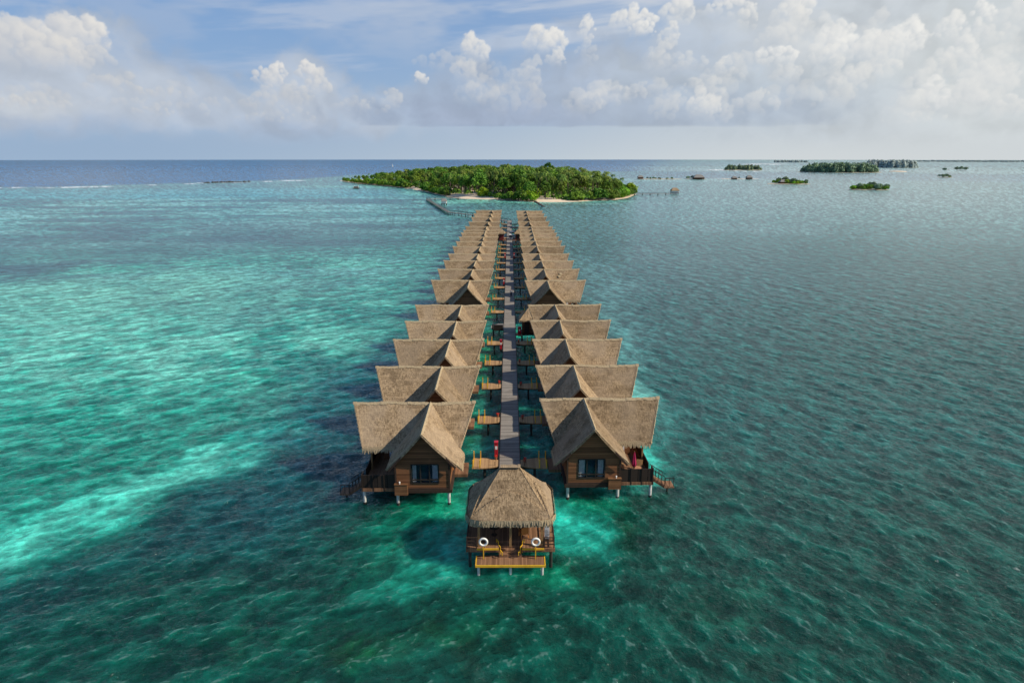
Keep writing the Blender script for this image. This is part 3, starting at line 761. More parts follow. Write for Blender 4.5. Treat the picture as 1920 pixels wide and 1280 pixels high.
# ------------------------------------------------------------------ water villas
RH, MD, ML, ME = 6.1, 3.6, 6.28, 4.88        # ridge height, half depth, half ridge, half eave
GX, GF, GW = -1.66, -8.6, 3.6                # gable ridge x, front, half width
def make_villa(s):
    g = random.Random(11 + s)
    root = empty('water_villa')
    nm = Vector
    mr = MB(s)
    for sg in (-1, 1):
        def P(u, v, sg=sg):
            hl = ML + (ME - ML)*v
            sag = .10*math.sin(math.pi*u) + .12*math.sin(math.pi*v) + .05*math.sin(9*u + s) + .03*math.sin(23*u)*(1 - v)
            return (-hl + 2*hl*u, sg*MD*v, RH - MD*v - sag + (.16 if v == 0 else 0)*0)
        mr.slab(P, 40, 12, .24, .014, .015, g)
    mo = mr.build('main_roof', M['thatch_main'], root)
    fr = MB(s)
    for sg in (-1, 1):
        for k in range(3):
            fr.fringe((-ME, sg*(MD - .08*k), RH - MD - .02 + .06*k), (ME, sg*(MD - .08*k), RH - MD - .02 + .06*k), (0, sg*.25, -1), .5, 110, .06, g)
    for e in (-1, 1):
        for sg in (-1, 1):
            fr.fringe((e*ML, 0, RH + .04), (e*ME, sg*MD, RH - MD + .03), (e*.35, sg*.25, -.5), .22, 46, .07, g)
    fr.build('eave_fringe', M['fringe'], mo)
    rc = MB(s)
    n = 36
    for i in range(n):
        x0 = -ML - .05 + (2*ML + .1)*i/n; x1 = -ML - .05 + (2*ML + .1)*(i + 1)/n
        w_ = g.uniform(.16, .26); zz = RH + g.uniform(.03, .09) - .10*math.sin(math.pi*(i + .5)/n) - .05*math.sin(9*(i + .5)/n + s) - .03*math.sin(23*(i + .5)/n)
        rc.prism([(-w_, zz - w_ - .02), (0, zz), (w_, zz - w_ - .02), (0, zz - .22)], 'x', x0, x1 + .02)
    rc.build('ridge_cap', M['fringe'], mo)
    gr = MB(s); slope = 1.11
    for sg in (-1, 1):
        def G(u, v, sg=sg):
            yf = GF + 1.1*v; yb = -GW*slope*(v + .05*math.sin(math.pi*v)) + .12
            zz = RH - .05 - GW*slope*(v + .05*math.sin(math.pi*v))
            return (GX + sg*GW*v, yf + (yb - yf)*u, zz)
        gr.slab(G, 26, 14, .22, .012, .01, g)
    go = gr.build('gable_roof', M['thatch_gable'], root)
    f2 = MB(s)
    for sg in (-1, 1):
        f2.fringe((GX, GF, RH), (GX + sg*GW, GF + 1.1, RH - GW*slope - .04), (sg*.2, -.2, -.5), .2, 50, .07, g)
        f2.fringe((GX + sg*GW, GF + 1.1, RH - GW*slope - .08), (GX + sg*GW, -MD - .3, RH - GW*slope - .08), (sg*.4, 0, -1), .32, 60, .06, g)
    f2.build('eave_fringe', M['fringe'], go)
    rc = MB(s); n = 20
    for i in range(n):
        y0 = GF - .05 + (-GF - .1)*i/n; y1 = GF - .05 + (-GF - .1)*(i + 1)/n
        w_ = g.uniform(.12, .2); zz = RH + g.uniform(0, .05)
        rc.prism([(GX - w_, zz - w_), (GX, zz), (GX + w_, zz - w_), (GX, zz - .2)], 'y', y0, y1 + .02)
    rc.build('ridge_cap', M['fringe'], go)
    # bedroom wing
    wx0, wx1, wy0 = -4.06, 1.04, -7.5
    def zg(x): return RH - .42 - GW*slope*((abs(x - GX)/GW) + .05*math.sin(math.pi*min(1, abs(x - GX)/GW)))
    w = MB(s)
    zc = .0
    # front wall with a window opening: four pieces round the hole
    X0, X1, Z0, Z1 = -3.05, -.45, .6, 2.55
    w.prism([(wx0, 0), (X0, 0), (X0, zg(X0)), (wx0, zg(wx0))], 'y', wy0, wy0 + .15)
    w.prism([(X1, 0), (wx1, 0), (wx1, zg(wx1)), (X1, zg(X1))], 'y', wy0, wy0 + .15)
    w.prism([(X0, 0), (X1, 0), (X1, Z0), (X0, Z0)], 'y', wy0, wy0 + .15)
    w.prism([(X0, Z1), (X1, Z1), (X1, zg(X1)), (GX, zg(GX)), (X0, zg(X0))], 'y', wy0, wy0 + .15)
    w.build('front_wall', M['wall'], root)
    w = MB(s)
    w.box(wx0, wx0 + .15, wy0 + .15, 3.2, 0, 2.95).box(wx1 - .15, wx1, wy0 + .15, -.8, 0, 2.85)
    w.prism([(-.8, 0), (3.2, 0), (3.2, 2.5), (0, 5.6), (-.8, 4.9)], 'x', wx0 + .15, 3.3)
    w.build('side_wall', M['wall_side'], root)
    wi = MB(s)
    for x in (X0, X0 + .87, X1 - .87, X1): wi.box(x - .05, x + .05, wy0 - .03, wy0 + .09, Z0, Z1)
    for z in (Z0, Z0 + .35, Z1): wi.box(X0, X1, wy0 - .04, wy0 + .08, z - .05, z + .05)
    wo = wi.build('window', M['rail'], root)
    MB(s).box(X0 + .04, X1 - .04, wy0 + .03, wy0 + .05, Z0 + .04, Z1 - .04).build('pane', M['glass'], wo)
    cu = MB(s)
    for (a, b_) in (((X0 + .12, X0 + .62), (X1 - .45, X1 - .1)) if s < 0 else ((X0 + .15, X0 + .7), (X1 - .62, X1 - .1))):
        cu = MB(s); n = 8
        for i in range(n):
            xa = a + (b_ - a)*i/n; xb = a + (b_ - a)*(i + 1)/n; o_ = .05*(i % 2)
            cu.add([(xa, wy0 + .3 + o_, Z0), (xb, wy0 + .35 - o_, Z0), (xb, wy0 + .35 - o_, Z1), (xa, wy0 + .3 + o_, Z1)], [(0,1,2,3)])
        cu.build('curtain', M['curtain'], wo)
    MB(s).box(X0 - .3, X1 + .3, wy0 + 2.2, wy0 + 2.3, .0, 3.0).build('room_interior', M['dark_room'], root)
    # trim board under the gable, sill, corner posts
    tr = MB(s)
    tr.box(wx0 - .05, wx1 + .05, wy0 - .07, wy0 - .005, -.04, .12)
    tr.box(wx0 - .07, wx0 + .09, wy0 - .06, wy0 + .10, .12, 3.0).box(wx1 - .09, wx1 + .07, wy0 - .06, wy0 + .10, .12, 2.75)
    tr.bar((wx0 - .6, wy0 - .35, zg(wx0 - .6) + .08), (GX, wy0 - .55, zg(GX) + .06), .08, .2)
    tr.bar((wx1 + .6, wy0 - .35, zg(wx1 + .6) + .08), (GX, wy0 - .55, zg(GX) + .06), .08, .2)
    tr.build('wall_trim', M['beam'], root)
    cb = MB(s).box(-.1, 1.12, wy0 - .42, wy0 - .08, -.45, .62).box(-.14, 1.16, wy0 - .46, wy0 - .08, .62, .68)
    cb.build('cabinet', M['cab'], root)
    MB(s).cyl((.65, wy0 - .25, .68), (.65, wy0 - .25, .82), .06, .06, 8).ball((.65, wy0 - .25, .85), .085, .085, .07, 8, 5).build('lantern', M['white'], root)
    # floor slab and terrace
    fl = MB(s).box(-4.3, 1.1, -7.62, 3.4, -.36, -.02)
    fl.build('floor_slab', M['beam'], root)
    tb = MB(s).box(1.1, 4.4, -7.3, 3.4, -.34, -.01)
    tb.build('terrace', M['deck_brown'], root)
    sc_ = MB(s).box(1.14, 4.36, -7.26, -7.18, .0, 1.35).box(4.28, 4.36, -7.18, -6.4, .0, 1.35).box(4.28, 4.36, -5.2, 3.3, .0, 1.0)
    for x in (1.2, 2.2, 3.25, 4.32): sc_.box(x - .05, x + .05, -7.32, -7.12, -.3, 1.42)
    sc_.build('terrace_screen', M['dark_panel'], root)
    for (x, y) in ((4.1, -3.2), (1.3, -3.2), (4.1, 2.9)): MB(s).box(x - .08, x + .08, y - .08, y + .08, 0, 2.47).build('terrace_post', M['post'], root)
    MB(s).bar((1.0, -3.2, 2.55), (4.5, -3.2, 2.55), .14, .16).build('eave_beam', M['post'], root)
    MB(s).box(1.5, 2.7, -.86, -.81, .05, 2.15).build('terrace_door', M['curtain'], root)
    # entrance side: porch deck and lit orange door panel
    pd = MB(s).box(-5.6, -4.3, -4.3, -1.6, -.34, -.03)
    pd.build('porch', M['deck_brown'], root)
    MB(s).box(-4.12, -4.07, -3.5, -2.5, .0, 2.1).build('door', M['orange'], root)
    for (x, y) in ((-3.95, -7.2), (.95, -7.2), (4.2, -7.0), (-3.95, -2), (4.2, -2), (-3.95, 2.9), (4.2, 2.9), (.95, 2.9)):
        po = MB(s).cyl((x, y, -1.55), (x, y, -.36), .15, .15, 10).build('pile', M['pile'], root)
        MB(s).cyl((x, y, -2.4), (x, y, -1.55), .165, .165, 10).build('pile_foot', M['pile_dark'], po)
    # bathing stair down to the water
    st = MB(s)
    for i in range(6):
        x = 4.42 + .22*i; st.box(x, x + .26, -6.35, -5.25, -.12 - .15*i - .05, -.12 - .15*i)
    st.bar((4.4, -6.3, -.2), (5.75, -6.3, -1.08), .06, .2); st.bar((4.4, -5.3, -.2), (5.75, -5.3, -1.08), .06, .2)
    st.box(5.7, 6.7, -6.5, -5.1, -1.12, -1.0)
    so_ = st.build('bathing_stair', M['deck_brown'], root)
    for y in (-6.36, -5.24):
        hr = MB(s)
        hr.bar((4.42, y, .92), (5.75, y, .05), .05, .06); hr.bar((4.42, y, .45), (5.75, y, -.42), .03, .04)
        for i in range(5):
            x = 4.45 + i*.325; zt = .92 - .65*(x - 4.42)
            hr.bar((x, y, zt - .98), (x, y, zt), .04, .04)
        hr.build('handrail', M['rail'], so_)
    hr = MB(s)
    for x in (5.8, 6.2, 6.62): hr.bar((x, -6.44, -1.0), (x, -6.44, -.05), .04, .04)
    hr.bar((5.75, -6.44, -.05), (6.64, -6.44, -.05), .05, .05)
    hr.build('landing_rail', M['rail'], so_)
    MB(s).cyl((6.2, -5.8, -2.4), (6.2, -5.8, -1.12), .09, .09, 8).build('stair_pile', M['pile_dark'], so_)
    return root

rows_y = [745, 682, 633, 599, 570, 524, 504.8, 488, 474.4, 461.8, 452, 443.4, 437, 431, 425.2, 415, 407, 400, 394.7]
ORD = ['first','second','third','fourth','fifth','sixth','seventh','eighth','ninth','tenth','eleventh','twelfth','thirteenth','fourteenth',
       'fifteenth','sixteenth','seventeenth','eighteenth','nineteenth']
villa_D = [dist_for(y, DECK + RH) for y in rows_y]
def villa_label(side, i):
    o = ORD[i]
    extra = {0: f'thatched villa nearest the front pavilion on the {side}, planked gable and window showing',
             4: f'fifth thatched villa from the pavilion, {side} row, just before the wide gap',
             5: f'thatched villa behind the wide gap, {side} row, dark triangular gable fully seen',
             14: f'thatched villa of the {side} row just before the far red huts',
             15: f'far thatched villa of the {side} row just behind the red huts',
             18: f'farthest thatched villa of the {side} row, closest to the wooded island'}
    if i in extra: return extra[i]
    return f'{o} thatched water villa from the front pavilion, {side} row, gabled brown roof'
for s, side in ((1, 'right'), (-1, 'left')):
    proto = make_villa(s)
    for i, D in enumerate(villa_D):
        if i == 0: o = proto
        else:
            skip = ()
            if i not in (0, 5): skip = ('curtain','eave_beam','room_interior','lantern','cabinet','wall_trim','terrace_door','pane','window')
            if i > 6: skip += ('handrail','landing_rail','terrace_screen','terrace_post','bathing_stair','stair_pile','pile_foot','eave_fringe','porch','door')
            o = copy_tree(proto, None, skip)
        o.location = (9.46 if s > 0 else -9.86, D - (0 if s > 0 else 1.1*max(0, 1 - i*.1)), DECK + rnd.uniform(-.05, .05))
        o.scale = (1, 1, rnd.uniform(.975, 1.03)) if i else (1, 1, 1)
        o.rotation_euler.z = R({0: 1.2 if s > 0 else .5}.get(i, rnd.uniform(-.9, .9)))
        tag(o, villa_label(side, i), 'water villa', f'thatched water villas in two rows along the boardwalk')

# two pale mended spots on one roof of the right row
v6 = [o for o in bpy.data.objects if o.get('label', '').startswith('seventh thatched') and 'right row' in o['label']][0]
v6r = [c_ for c_ in v6.children if c_.name.startswith('main_roof')][0]
for (px_, v_) in ((2.1, .30), (1.75, .42)):
    y_ = -MD*v_; z_ = RH - MD*v_ + .10
    MB().add([(px_ - .32, y_ + .2, z_ + .2), (px_ + .1, y_ + .26, z_ + .26), (px_ + .34, y_, z_), (px_ + .05, y_ - .2, z_ - .2), (px_ - .3, y_ - .12, z_ - .12)], [(0, 4, 3, 2, 1)]).build('roof_patch', M['fringe'], v6r)

# ------------------------------------------------------------------ boardwalk
END = 346
bw = MB().box(-1.05, 1.05, 55.0, END, -.09, 0)
bo = bw.build('boardwalk', M['deck'], None, (0, 0, DECK)); tag(bo, 'long straight grey plank boardwalk between the two rows of villas', None, None, 'structure')
be = MB().box(-1.12, -1.055, 55.0, END, -.3, .05).box(1.055, 1.12, 55.0, END, -.3, .05)
be.build('edge_beam', M['beam'], bo)
yy = 57.0
while yy < END:
    pl = MB()
    for x in (-.8, .8): pl.cyl((x, yy, -2.6), (x, yy, -.3), .13, .13, 8)
    pl.box(-1.05, 1.05, yy - .12, yy + .12, -.32, -.095)
    pl.build('trestle', M['pile_dark'], bo)
    yy += 6.3 if yy < 200 else 12.6
# octagonal lay-by in the wide gap
oc = MB(); n = 8
pts = [(-1.15 + 2.5*math.cos(R(22.5 + 45*i)), 123.6 + 2.7*math.sin(R(22.5 + 45*i))) for i in range(n)]
oc.add([(x, y, -.10) for x, y in pts] + [(x, y, .012) for x, y in pts], [tuple(range(n - 1, -1, -1)), tuple(range(n, 2*n))] + [(i, (i + 1) % n, n + (i + 1) % n, n + i) for i in range(n)])
oo = oc.build('platform', M['deck'], None, (0, 0, DECK)); tag(oo, 'octagonal plank platform widening the boardwalk at the wide gap', 'platform')
MB().box(-2.9, -1.2, 120.9, 121.3, -.05, 1.0).box(-3.2, -2.95, 121.3, 122.6, -.05, 1.0).build('dark_panel', M['rail'], oo)  # low dark boxes at the platform's near left edge
pp = MB()
for x, y in ((-3.0, 122.8), (-3.0, 124.6), (-2.0, 125.6)): pp.cyl((x, y, -2.6), (x, y, -.1), .12, .12, 8)
pp.build('pile', M['pile_dark'], oo)

# ------------------------------------------------------------------ footbridges
def make_bridge(s):
    root = empty('footbridge')
    # spans from the boardwalk (x=1.12) to the porch (x=3.86); planks flare towards the villa
    d = MB(s)
    n = 8; vs = []
    for i in range(n + 1):
        x = 1.125 + 2.72*i/n; hw = .72 + .5*math.sin(min(1, i/(n*.75))*math.pi/2)
        vs += [(x, -hw, .0), (x, hw, .0), (x, -hw, -.10), (x, hw, -.10)]
    fs = []
    for i in range(n):
        a = 4*i; b_ = a + 4
        fs += [(a, b_, b_ + 1, a + 1), (a + 2, a + 3, b_ + 3, b_ + 2), (a, a + 2, b_ + 2, b_), (a + 1, b_ + 1, b_ + 3, a + 3)]
    fs += [(0, 1, 3, 2), (4*n, 4*n + 2, 4*n + 3, 4*n + 1)]
    d.add(vs, fs).build('deck', M['bridge'], root)
    b = MB(s).box(1.2, 3.8, -.75, -.55, -.34, -.105).box(1.2, 3.8, .5, .7, -.34, -.105)
    b.build('beam', M['beam'], root)
    for y in (-.62, .6):
        MB(s).cyl((2.6, y, -2.6), (2.6, y, -.34), .12, .12, 8).build('pile', M['pile_dark'], root)
    for x in (3.05, 3.75):
        MB(s).box(x - .05, x + .05, -1.16, -1.06, -.05, .85).box(x - .05, x + .05, 1.06, 1.16, -.05, .85).box(x - .045, x + .045, -1.06, 1.06, .004, .035).build('gate_frame', M['yellow'], root)
    ln = MB(s).box(1.5, 1.56, -.66, -.6, 0, .45)
    ln.build('bollard_light', M['rail'], root)
    return root
for s, side in ((1, 'right'), (-1, 'left')):
    proto = make_bridge(s)
    for i, D in enumerate(villa_D):
        o = proto if i == 0 else copy_tree(proto, None, () if i < 8 else ('bollard_light',))
        o.location = (0, D - 2.9, DECK - .02)
        where = f'plank footbridge with yellow gate posts to the villa nearest the pavilion on the {side}' if i == 0 else \
                f'plank footbridge from the boardwalk to the {ORD[i]} villa from the pavilion in the {side} row'
        tag(o, where, 'footbridge', 'footbridges linking the boardwalk and the villas')

# ------------------------------------------------------------------ small things along the boardwalk
def fire_cabinet(x, D, label, h=1.6, w=.36):
    r = empty('fire_cabinet', (x, D, DECK)); tag(r, label, 'fire cabinet', 'red fire cabinets beside the boardwalk')
    MB().box(-w/2, w/2, -.25, .25, .12, h).box(-w/2 - .03, w/2 + .03, -.29, .29, h, h + .07).build('cabinet_body', M['red'], r)
    MB().box(-.12, .12, -.262, -.252, h*.55, h*.78).build('notice', M['white'], r)
    MB().box(-w/2 + .03, w/2 - .03, -.22, .22, -.3, .12).build('base', M['rail'], r)
fire_cabinet(-1.42, 66.6, 'tall red fire cabinet beside the boardwalk by the first left footbridge')
fire_cabinet(-1.42, dist_for(655, DECK), 'tall red fire cabinet on the left of the boardwalk just before the octagonal platform')
fire_cabinet(1.75, 118.0, 'short red fire cabinet against the brown service hut', 1.3, .6)
fire_cabinet(-1.42, dist_for(534, DECK), 'red fire cabinet left of the boardwalk behind the gap villas')
fire_cabinet(-1.42, dist_for(484, DECK), 'far small red fire cabinet on the left side of the boardwalk', 1.5, .4)
fire_cabinet(1.42, dist_for(484, DECK), 'far small red fire cabinet on the right side of the boardwalk', 1.5, .4)

def flower_pot(x, D, label):
    r = empty('flower_pot', (x, D, DECK)); tag(r, label, 'flower pot', 'pots of red flowers on the footbridges')
    MB().cyl((0,0,.002), (0,0,.28), .11, .15, 10).build('pot', M['pot'], r)
    m = MB(); g = random.Random(int(D*10))
    for k in range(26):
        a, b_ = g.uniform(0, 6.28), g.uniform(0, .26)
        m.ball((.7*b_*math.cos(a), .7*b_*math.sin(a), .32 + g.uniform(0, .15)), .04, .04, .035, 5, 4)
    m.build('blossoms', M['flower'], r)
for i in range(5):
    flower_pot(1.55, villa_D[i] - 2.7, f'pot of red flowers on the footbridge to the {ORD[i]} villa in the right row')
for i in (0, 1, 2):
    flower_pot(-1.45, villa_D[i] - 2.05, f'pot of red flowers beside the footbridge to the {ORD[i]} villa in the left row')

def service_hut(x, D, label, wall, w=2.6, d=3.0, h=2.6, top=1.9):
    r = empty('service_hut', (x, D, DECK)); tag(r, label, 'hut')
    MB().box(-w/2, w/2, -d/2, d/2, 0, h).build('wall', M[wall], r)
    MB().box(-w/2 + .4, -w/2 + 1.3, -d/2 - .03, -d/2 - .004, .02, 2.05).build('door', M['rail'], r)
    MB().box(-w/2 - .15, w/2 + .15, -d/2 - .15, d/2 + .15, -.34, -.01).build('floor', M['beam'], r)
    rf = MB(); g = random.Random(int(D)); o = .55
    for a in range(4):
        c0 = [(-w/2 - o, -d/2 - o), (w/2 + o, -d/2 - o), (w/2 + o, d/2 + o), (-w/2 - o, d/2 + o)]
        p, q = Vector((*c0[a], h - .15)), Vector((*c0[(a + 1) % 4], h - .15)); ap = Vector((0, 0, h + top))
        rf.slab(lambda u, v, p=p, q=q, ap=ap: (ap.lerp(p.lerp(q, u), v)), 10, 6, .2, .02, .02, g)
    ro = rf.build('roof', M['thatch_main'], r)
    fr = MB()
    for a in range(4):
        fr.fringe((*c0[a], h - .15), (*c0[(a + 1) % 4], h - .15), (0, 0, -1), .3, 40, .06, g)
    fr.build('eave_fringe', M['fringe'], ro)
    for px, py in ((-w/2, -d/2), (w/2, -d/2), (-w/2, d/2), (w/2, d/2)):
        MB().cyl((px, py, -2.6), (px, py, -.34), .13, .13, 8).build('pile', M['pile_dark'], r)
service_hut(3.55, 120.2, 'small brown service hut with pointed thatched roof beside the boardwalk at the wide gap', 'wall_side')
service_hut(-3.7, 264, 'far dark red service hut on the left of the boardwalk', 'darkred', 3.0, 4.0)
service_hut(3.8, 264, 'far dark red service hut on the right of the boardwalk', 'darkred', 3.0, 4.0)
st = MB().box(1.13, 2.25, 117.4, 119.2, -.12, .0)
tag(st.build('ramp', M['bridge'], None, (0, 0, DECK - .01)), 'small orange plank ramp from boardwalk to the service hut', 'ramp')

def skin_person(name, loc, rz, label, top, legs, carry=None, stride=.22):
    r = empty(name, loc, rz); tag(r, label, 'person', 'people on the boardwalk')
    me = bpy.data.meshes.new('body')
    # joints: pelvis root, spine, neck, head, arms, legs
    J = [((0,0,.95),.13),((0,0,1.2),.135),((0,0,1.42),.13),((0,0.01,1.53),.055),((0,-.02,1.63),.095),((0,-.02,1.72),.085),
         ((-.18,0,1.42),.06),((-.25,.05,1.15),.045),((-.26,-.04,.9),.032),((-.26,-.07,.82),.035),
         ((.18,0,1.42),.06),((.25,-.05,1.15),.045),((.26,-.14,.92),.032),((.26,-.18,.85),.035),
         ((-.1,0,.86),.095),((-.1,-stride*.6,.5),.065),((-.1,-stride,.09),.045),((-.1,-stride-.16,.04),.035),
         ((.1,0,.86),.095),((.1,stride*.4,.5),.065),((.1,stride,.12),.045),((.1,stride-.14,.04),.035)]
    E = [(0,1),(1,2),(2,3),(3,4),(4,5),(2,6),(6,7),(7,8),(8,9),(2,10),(10,11),(11,12),(12,13),(0,14),(14,15),(15,16),(16,17),(0,18),(18,19),(19,20),(20,21)]
    me.from_pydata([j[0] for j in J], E, []); me.update()
    o = bpy.data.objects.new('body', me); C.objects.link(o); o.parent = r
    md = o.modifiers.new('skin', 'SKIN'); sv = me.skin_vertices[0].data
    for k, j in enumerate(J): sv[k].radius = (j[1], j[1]*.85); sv[k].use_root = (k == 0)
    o.modifiers.new('sub', 'SUBSURF').levels = 1; o.modifiers['sub'].render_levels = 1
    me.materials.append(M['skin'])
    MB().cyl((0,0,.96),(0,0,1.2),.165,.17,12).cyl((0,0,1.2),(0,0,1.46),.17,.14,12).cyl((-.17,0,1.43),(-.245,.045,1.18),.078,.068,8).cyl((.17,0,1.43),(.245,-.045,1.18),.078,.068,8).build('shirt', top, r)
    t_ = MB().cyl((0,0,.84),(0,0,1.0),.175,.165,12)
    for x, sy in ((-.1, -1), (.1, 1)): t_.cyl((x,0,.88),(x, sy*stride*.5,.5),.115,.09,8).cyl((x, sy*stride*.5,.5),(x, sy*stride,.12),.09,.07,8)
    t_.build('trousers', legs, r)
    MB().ball((0,.0,1.70),.1,.105,.09,10,6).build('hair', M['rubber'], r)
skin_person('person', (.35, dist_for(556, DECK), DECK), R(8), 'person in a white top and dark trousers walking on the boardwalk', M['cloth_light'], M['cloth_dark'])
skin_person('person', (.55, dist_for(452, DECK) + 4, DECK), R(170), 'tiny person in dark clothes beside the white buggy far along the boardwalk', M['cloth_dark'], M['cloth_dark'])

def buggy(loc, rz, label):
    r = empty('golf_buggy', loc, rz); tag(r, label, 'buggy', 'white buggies on the far boardwalk')
    b = MB().box(-.6, .6, -1.2, 1.2, .28, .55).box(-.58, .58, -1.2, -.75, .55, .95).box(-.58, .58, .35, 1.2, .55, .85)
    b.build('body', M['white'], r)
    MB().box(-.65, .65, -.95, 1.15, 1.85, 1.95).build('canopy', M['white'], r)
    MB().box(-.55, .55, .0, .35, .55, .75).box(-.55, .55, .3, .42, .75, 1.2).build('seat', M['rubber'], r)
    p = MB()
    for x in (-.56, .56):
        p.bar((x, -.85, .9), (x, -.7, 1.86), .05, .05); p.bar((x, 1.05, .8), (x, 1.05, 1.86), .05, .05)
    p.build('canopy_post', M['rail'], r)
    for x in (-.55, .55):
        for y in (-.8, .8): MB().cyl((x - .09, y, .24), (x + .09, y, .24), .24, .24, 12).build('wheel', M['rubber'], r)
buggy((1.2, dist_for(443, DECK), DECK), R(70), 'white roofed buggy parked crosswise between the far red huts')
buggy((.45, dist_for(449, DECK), DECK), R(5), 'white roofed buggy standing on the boardwalk in front of the crosswise buggy')
MB()  # (kept simple)
lp = MB().box(-2.6, 2.6, 260.5, 267.5, -.12, -.008)
tag(lp.build('platform', M['deck_brown'], None, (0, 0, DECK)), 'reddish plank platform between the two far red huts', 'platform')

# ------------------------------------------------------------------ front pavilion
def pavilion():
    Y0 = 52.2
    r = empty('pavilion', (0.05, Y0, DECK)); tag(r, 'open thatched pavilion at the near end of the boardwalk with yellow edged landing', 'pavilion')
    g = random.Random(5)
    hw, hd, hr, top, ev = 3.62, 3.35, .72, 5.6, 2.35
    def prof(v):          # bell curve: steep above, flatter skirt below
        return top - (top - ev)*(v + .05*math.sin(math.pi*v))
    def corner(v, k):
        # rounded hip: corners pulled in a little
        return k
    rf = MB()
    def face(axis, sg):
        def P(u, v):
            # layered thatch: the upper coat ends along an arch
            uu = u*2 - 1
            arch = .42 + .45*abs(uu)**2.2
            lift = 0.0 if v < arch else .24*min(1, (v - arch)/.05)*(1 - ((v - arch)/(1.001 - arch))**2)
            if axis == 'y':
                X = uu*(hr + (hw - hr)*v); Y = sg*hd*v
            else:
                X = sg*(hr + (hw - hr)*v); Y = uu*hd*v
            k = 1 - .10*max(0, abs(uu) - .6)/.4*v*v
            return (X*k, Y*k, prof(v) + lift)
        rf.slab(P, 44, 26, .26, .012, .015, g)
    for a, sg in (('y', -1), ('y', 1), ('x', -1), ('x', 1)): face(a, sg)
    ro = rf.build('roof', M['thatch_main'], r)
    rc = MB()
    for i in range(8):
        x0 = -hr - .1 + i*(2*hr + .2)/8
        rc.prism([(-.22, top + .06), (0, top + .24 + g.uniform(-.03, .03)), (.22, top + .06)], 'x', x0, x0 + (2*hr + .2)/8 + .02)
    rc.build('ridge_cap', M['thatch_main'], ro)
    fr = MB()
    cs = [(-hw*.90, -hd*.90), (hw*.90, -hd*.90), (hw*.90, hd*.90), (-hw*.90, hd*.90)]
    mids = [(0, -hd), (hw, 0), (0, hd), (-hw, 0)]
    for a in range(4):
        A, B = Vector((*cs[a], ev)), Vector((*cs[(a + 1) % 4], ev)); outv = Vector((*mids[a], 0)).normalized()
        off = outv*(hd*.09 if a % 2 == 0 else hw*.09)
        for k in range(5):
            up = Vector((0, 0, .16 - .06*k)); o2 = off*(1.0 - .25*k) + outv*(.06 - .03*k)
            q1 = A.lerp(B, .13); q2 = A.lerp(B, .87)
            fr.fringe(A + up + outv*.03, q1 + up + o2, (0, 0, -1), .48, 22, .05, g, outv)
            fr.fringe(q1 + up + o2, q2 + up + o2, (0, 0, -1), .48, 120, .05, g, outv)
            fr.fringe(q2 + up + o2, B + up + outv*.03, (0, 0, -1), .48, 22, .05, g, outv)
    fr.build('eave_fringe', M['fringe'], ro)
    # deck with a stair notch in front
    dk = MB()
    F = -3.3
    dk.box(-3.6, -.95, F, 2.9, -.30, 0).box(.95, 3.6, F, 2.9, -.30, 0).box(-.95, .95, F + 1.15, 2.9, -.30, 0)
    do = dk.build('deck', M['deck_brown'], r)
    MB().box(-2.72, -.95, F - .06, F - .004, -.1, .05).box(.95, 2.72, F - .06, F - .004, -.1, .05).build('edge_strip', M['yellow'], do)
    # steps, landing
    sp = MB()
    for i in range(3):
        sp.box(-.93, .93, F + 1.15 - .36*(i + 1), F + 1.15 - .36*i - .004, -.30 - .18*i - .05 - .18, -.02 - .19*(i + 1) + .0)
    so_ = sp.build('step', M['deck_brown'], r)
    ys = MB()
    for sx in (-1, 1):
        for i in range(3):
            y = F + .95 - .38*i; z = .30 - .26*i; x = sx*(1.02 + .0*i - .16*i + .12)
            ys.bar((x, y, z - .75), (x, y, z), .07, .07)
            ys.bar((x, y, z - .02), (x - sx*.16, y - .36, z - .02), .06, .06)
            ys.bar((x - sx*.16, y - .36, z - .02), (x - sx*.16, y - .36, z - .30), .06, .06)
    ys.build('stair_rail', M['yellow'], so_)
    ln = MB().box(-2.72, 2.72, F - 1.05, F + .35, -.98, -.84)
    lo = ln.build('landing', M['deck_brown'], r)
    MB().box(-2.80, 2.80, F - 1.12, F - 1.054, -.99, -.80).box(-2.80, -2.724, F - 1.054, F + .3, -.99, -.80).box(2.724, 2.80, F - 1.054, F + .3, -.99, -.80).build('edge_strip', M['yellow'], lo)
    for x in (-2.55, 0, 2.55):
        MB().cyl((x, F - .8, -2.5), (x, F - .8, -.98), .11, .11, 8).build('pile', M['pile'], lo)
    for x in (-3.3, 3.3):
        for y in (F + .3, 0, 2.6): MB().cyl((x, y, -2.5), (x, y, -.3), .13, .13, 8).build('pile', M['pile_dark'], r)
    # posts and beams
    for x in (-2.55, 0.0, 2.55):
        for y in (-2.95, 2.4): MB().box(x - .1, x + .1, y - .1, y + .1, 0, 2.3 if y < 0 else 2.6).build('post', M['post'], r)
    bm = MB().box(-3.0, 3.0, -3.05, -2.85, 2.35, 2.5).box(-3.0, 3.0, 2.3, 2.5, 2.6, 2.8).box(-2.65, -2.45, -2.2, 2.3, 2.6, 2.8).box(2.45, 2.65, -2.2, 2.3, 2.6, 2.8)
    bm.build('roof_beam', M['post'], r)
    # back wall with opening, counters
    MB().box(-2.4, -.8, 2.15, 2.28, 0, 2.6).box(.8, 2.4, 2.15, 2.28, 0, 2.6).build('back_wall', M['wall'], r)
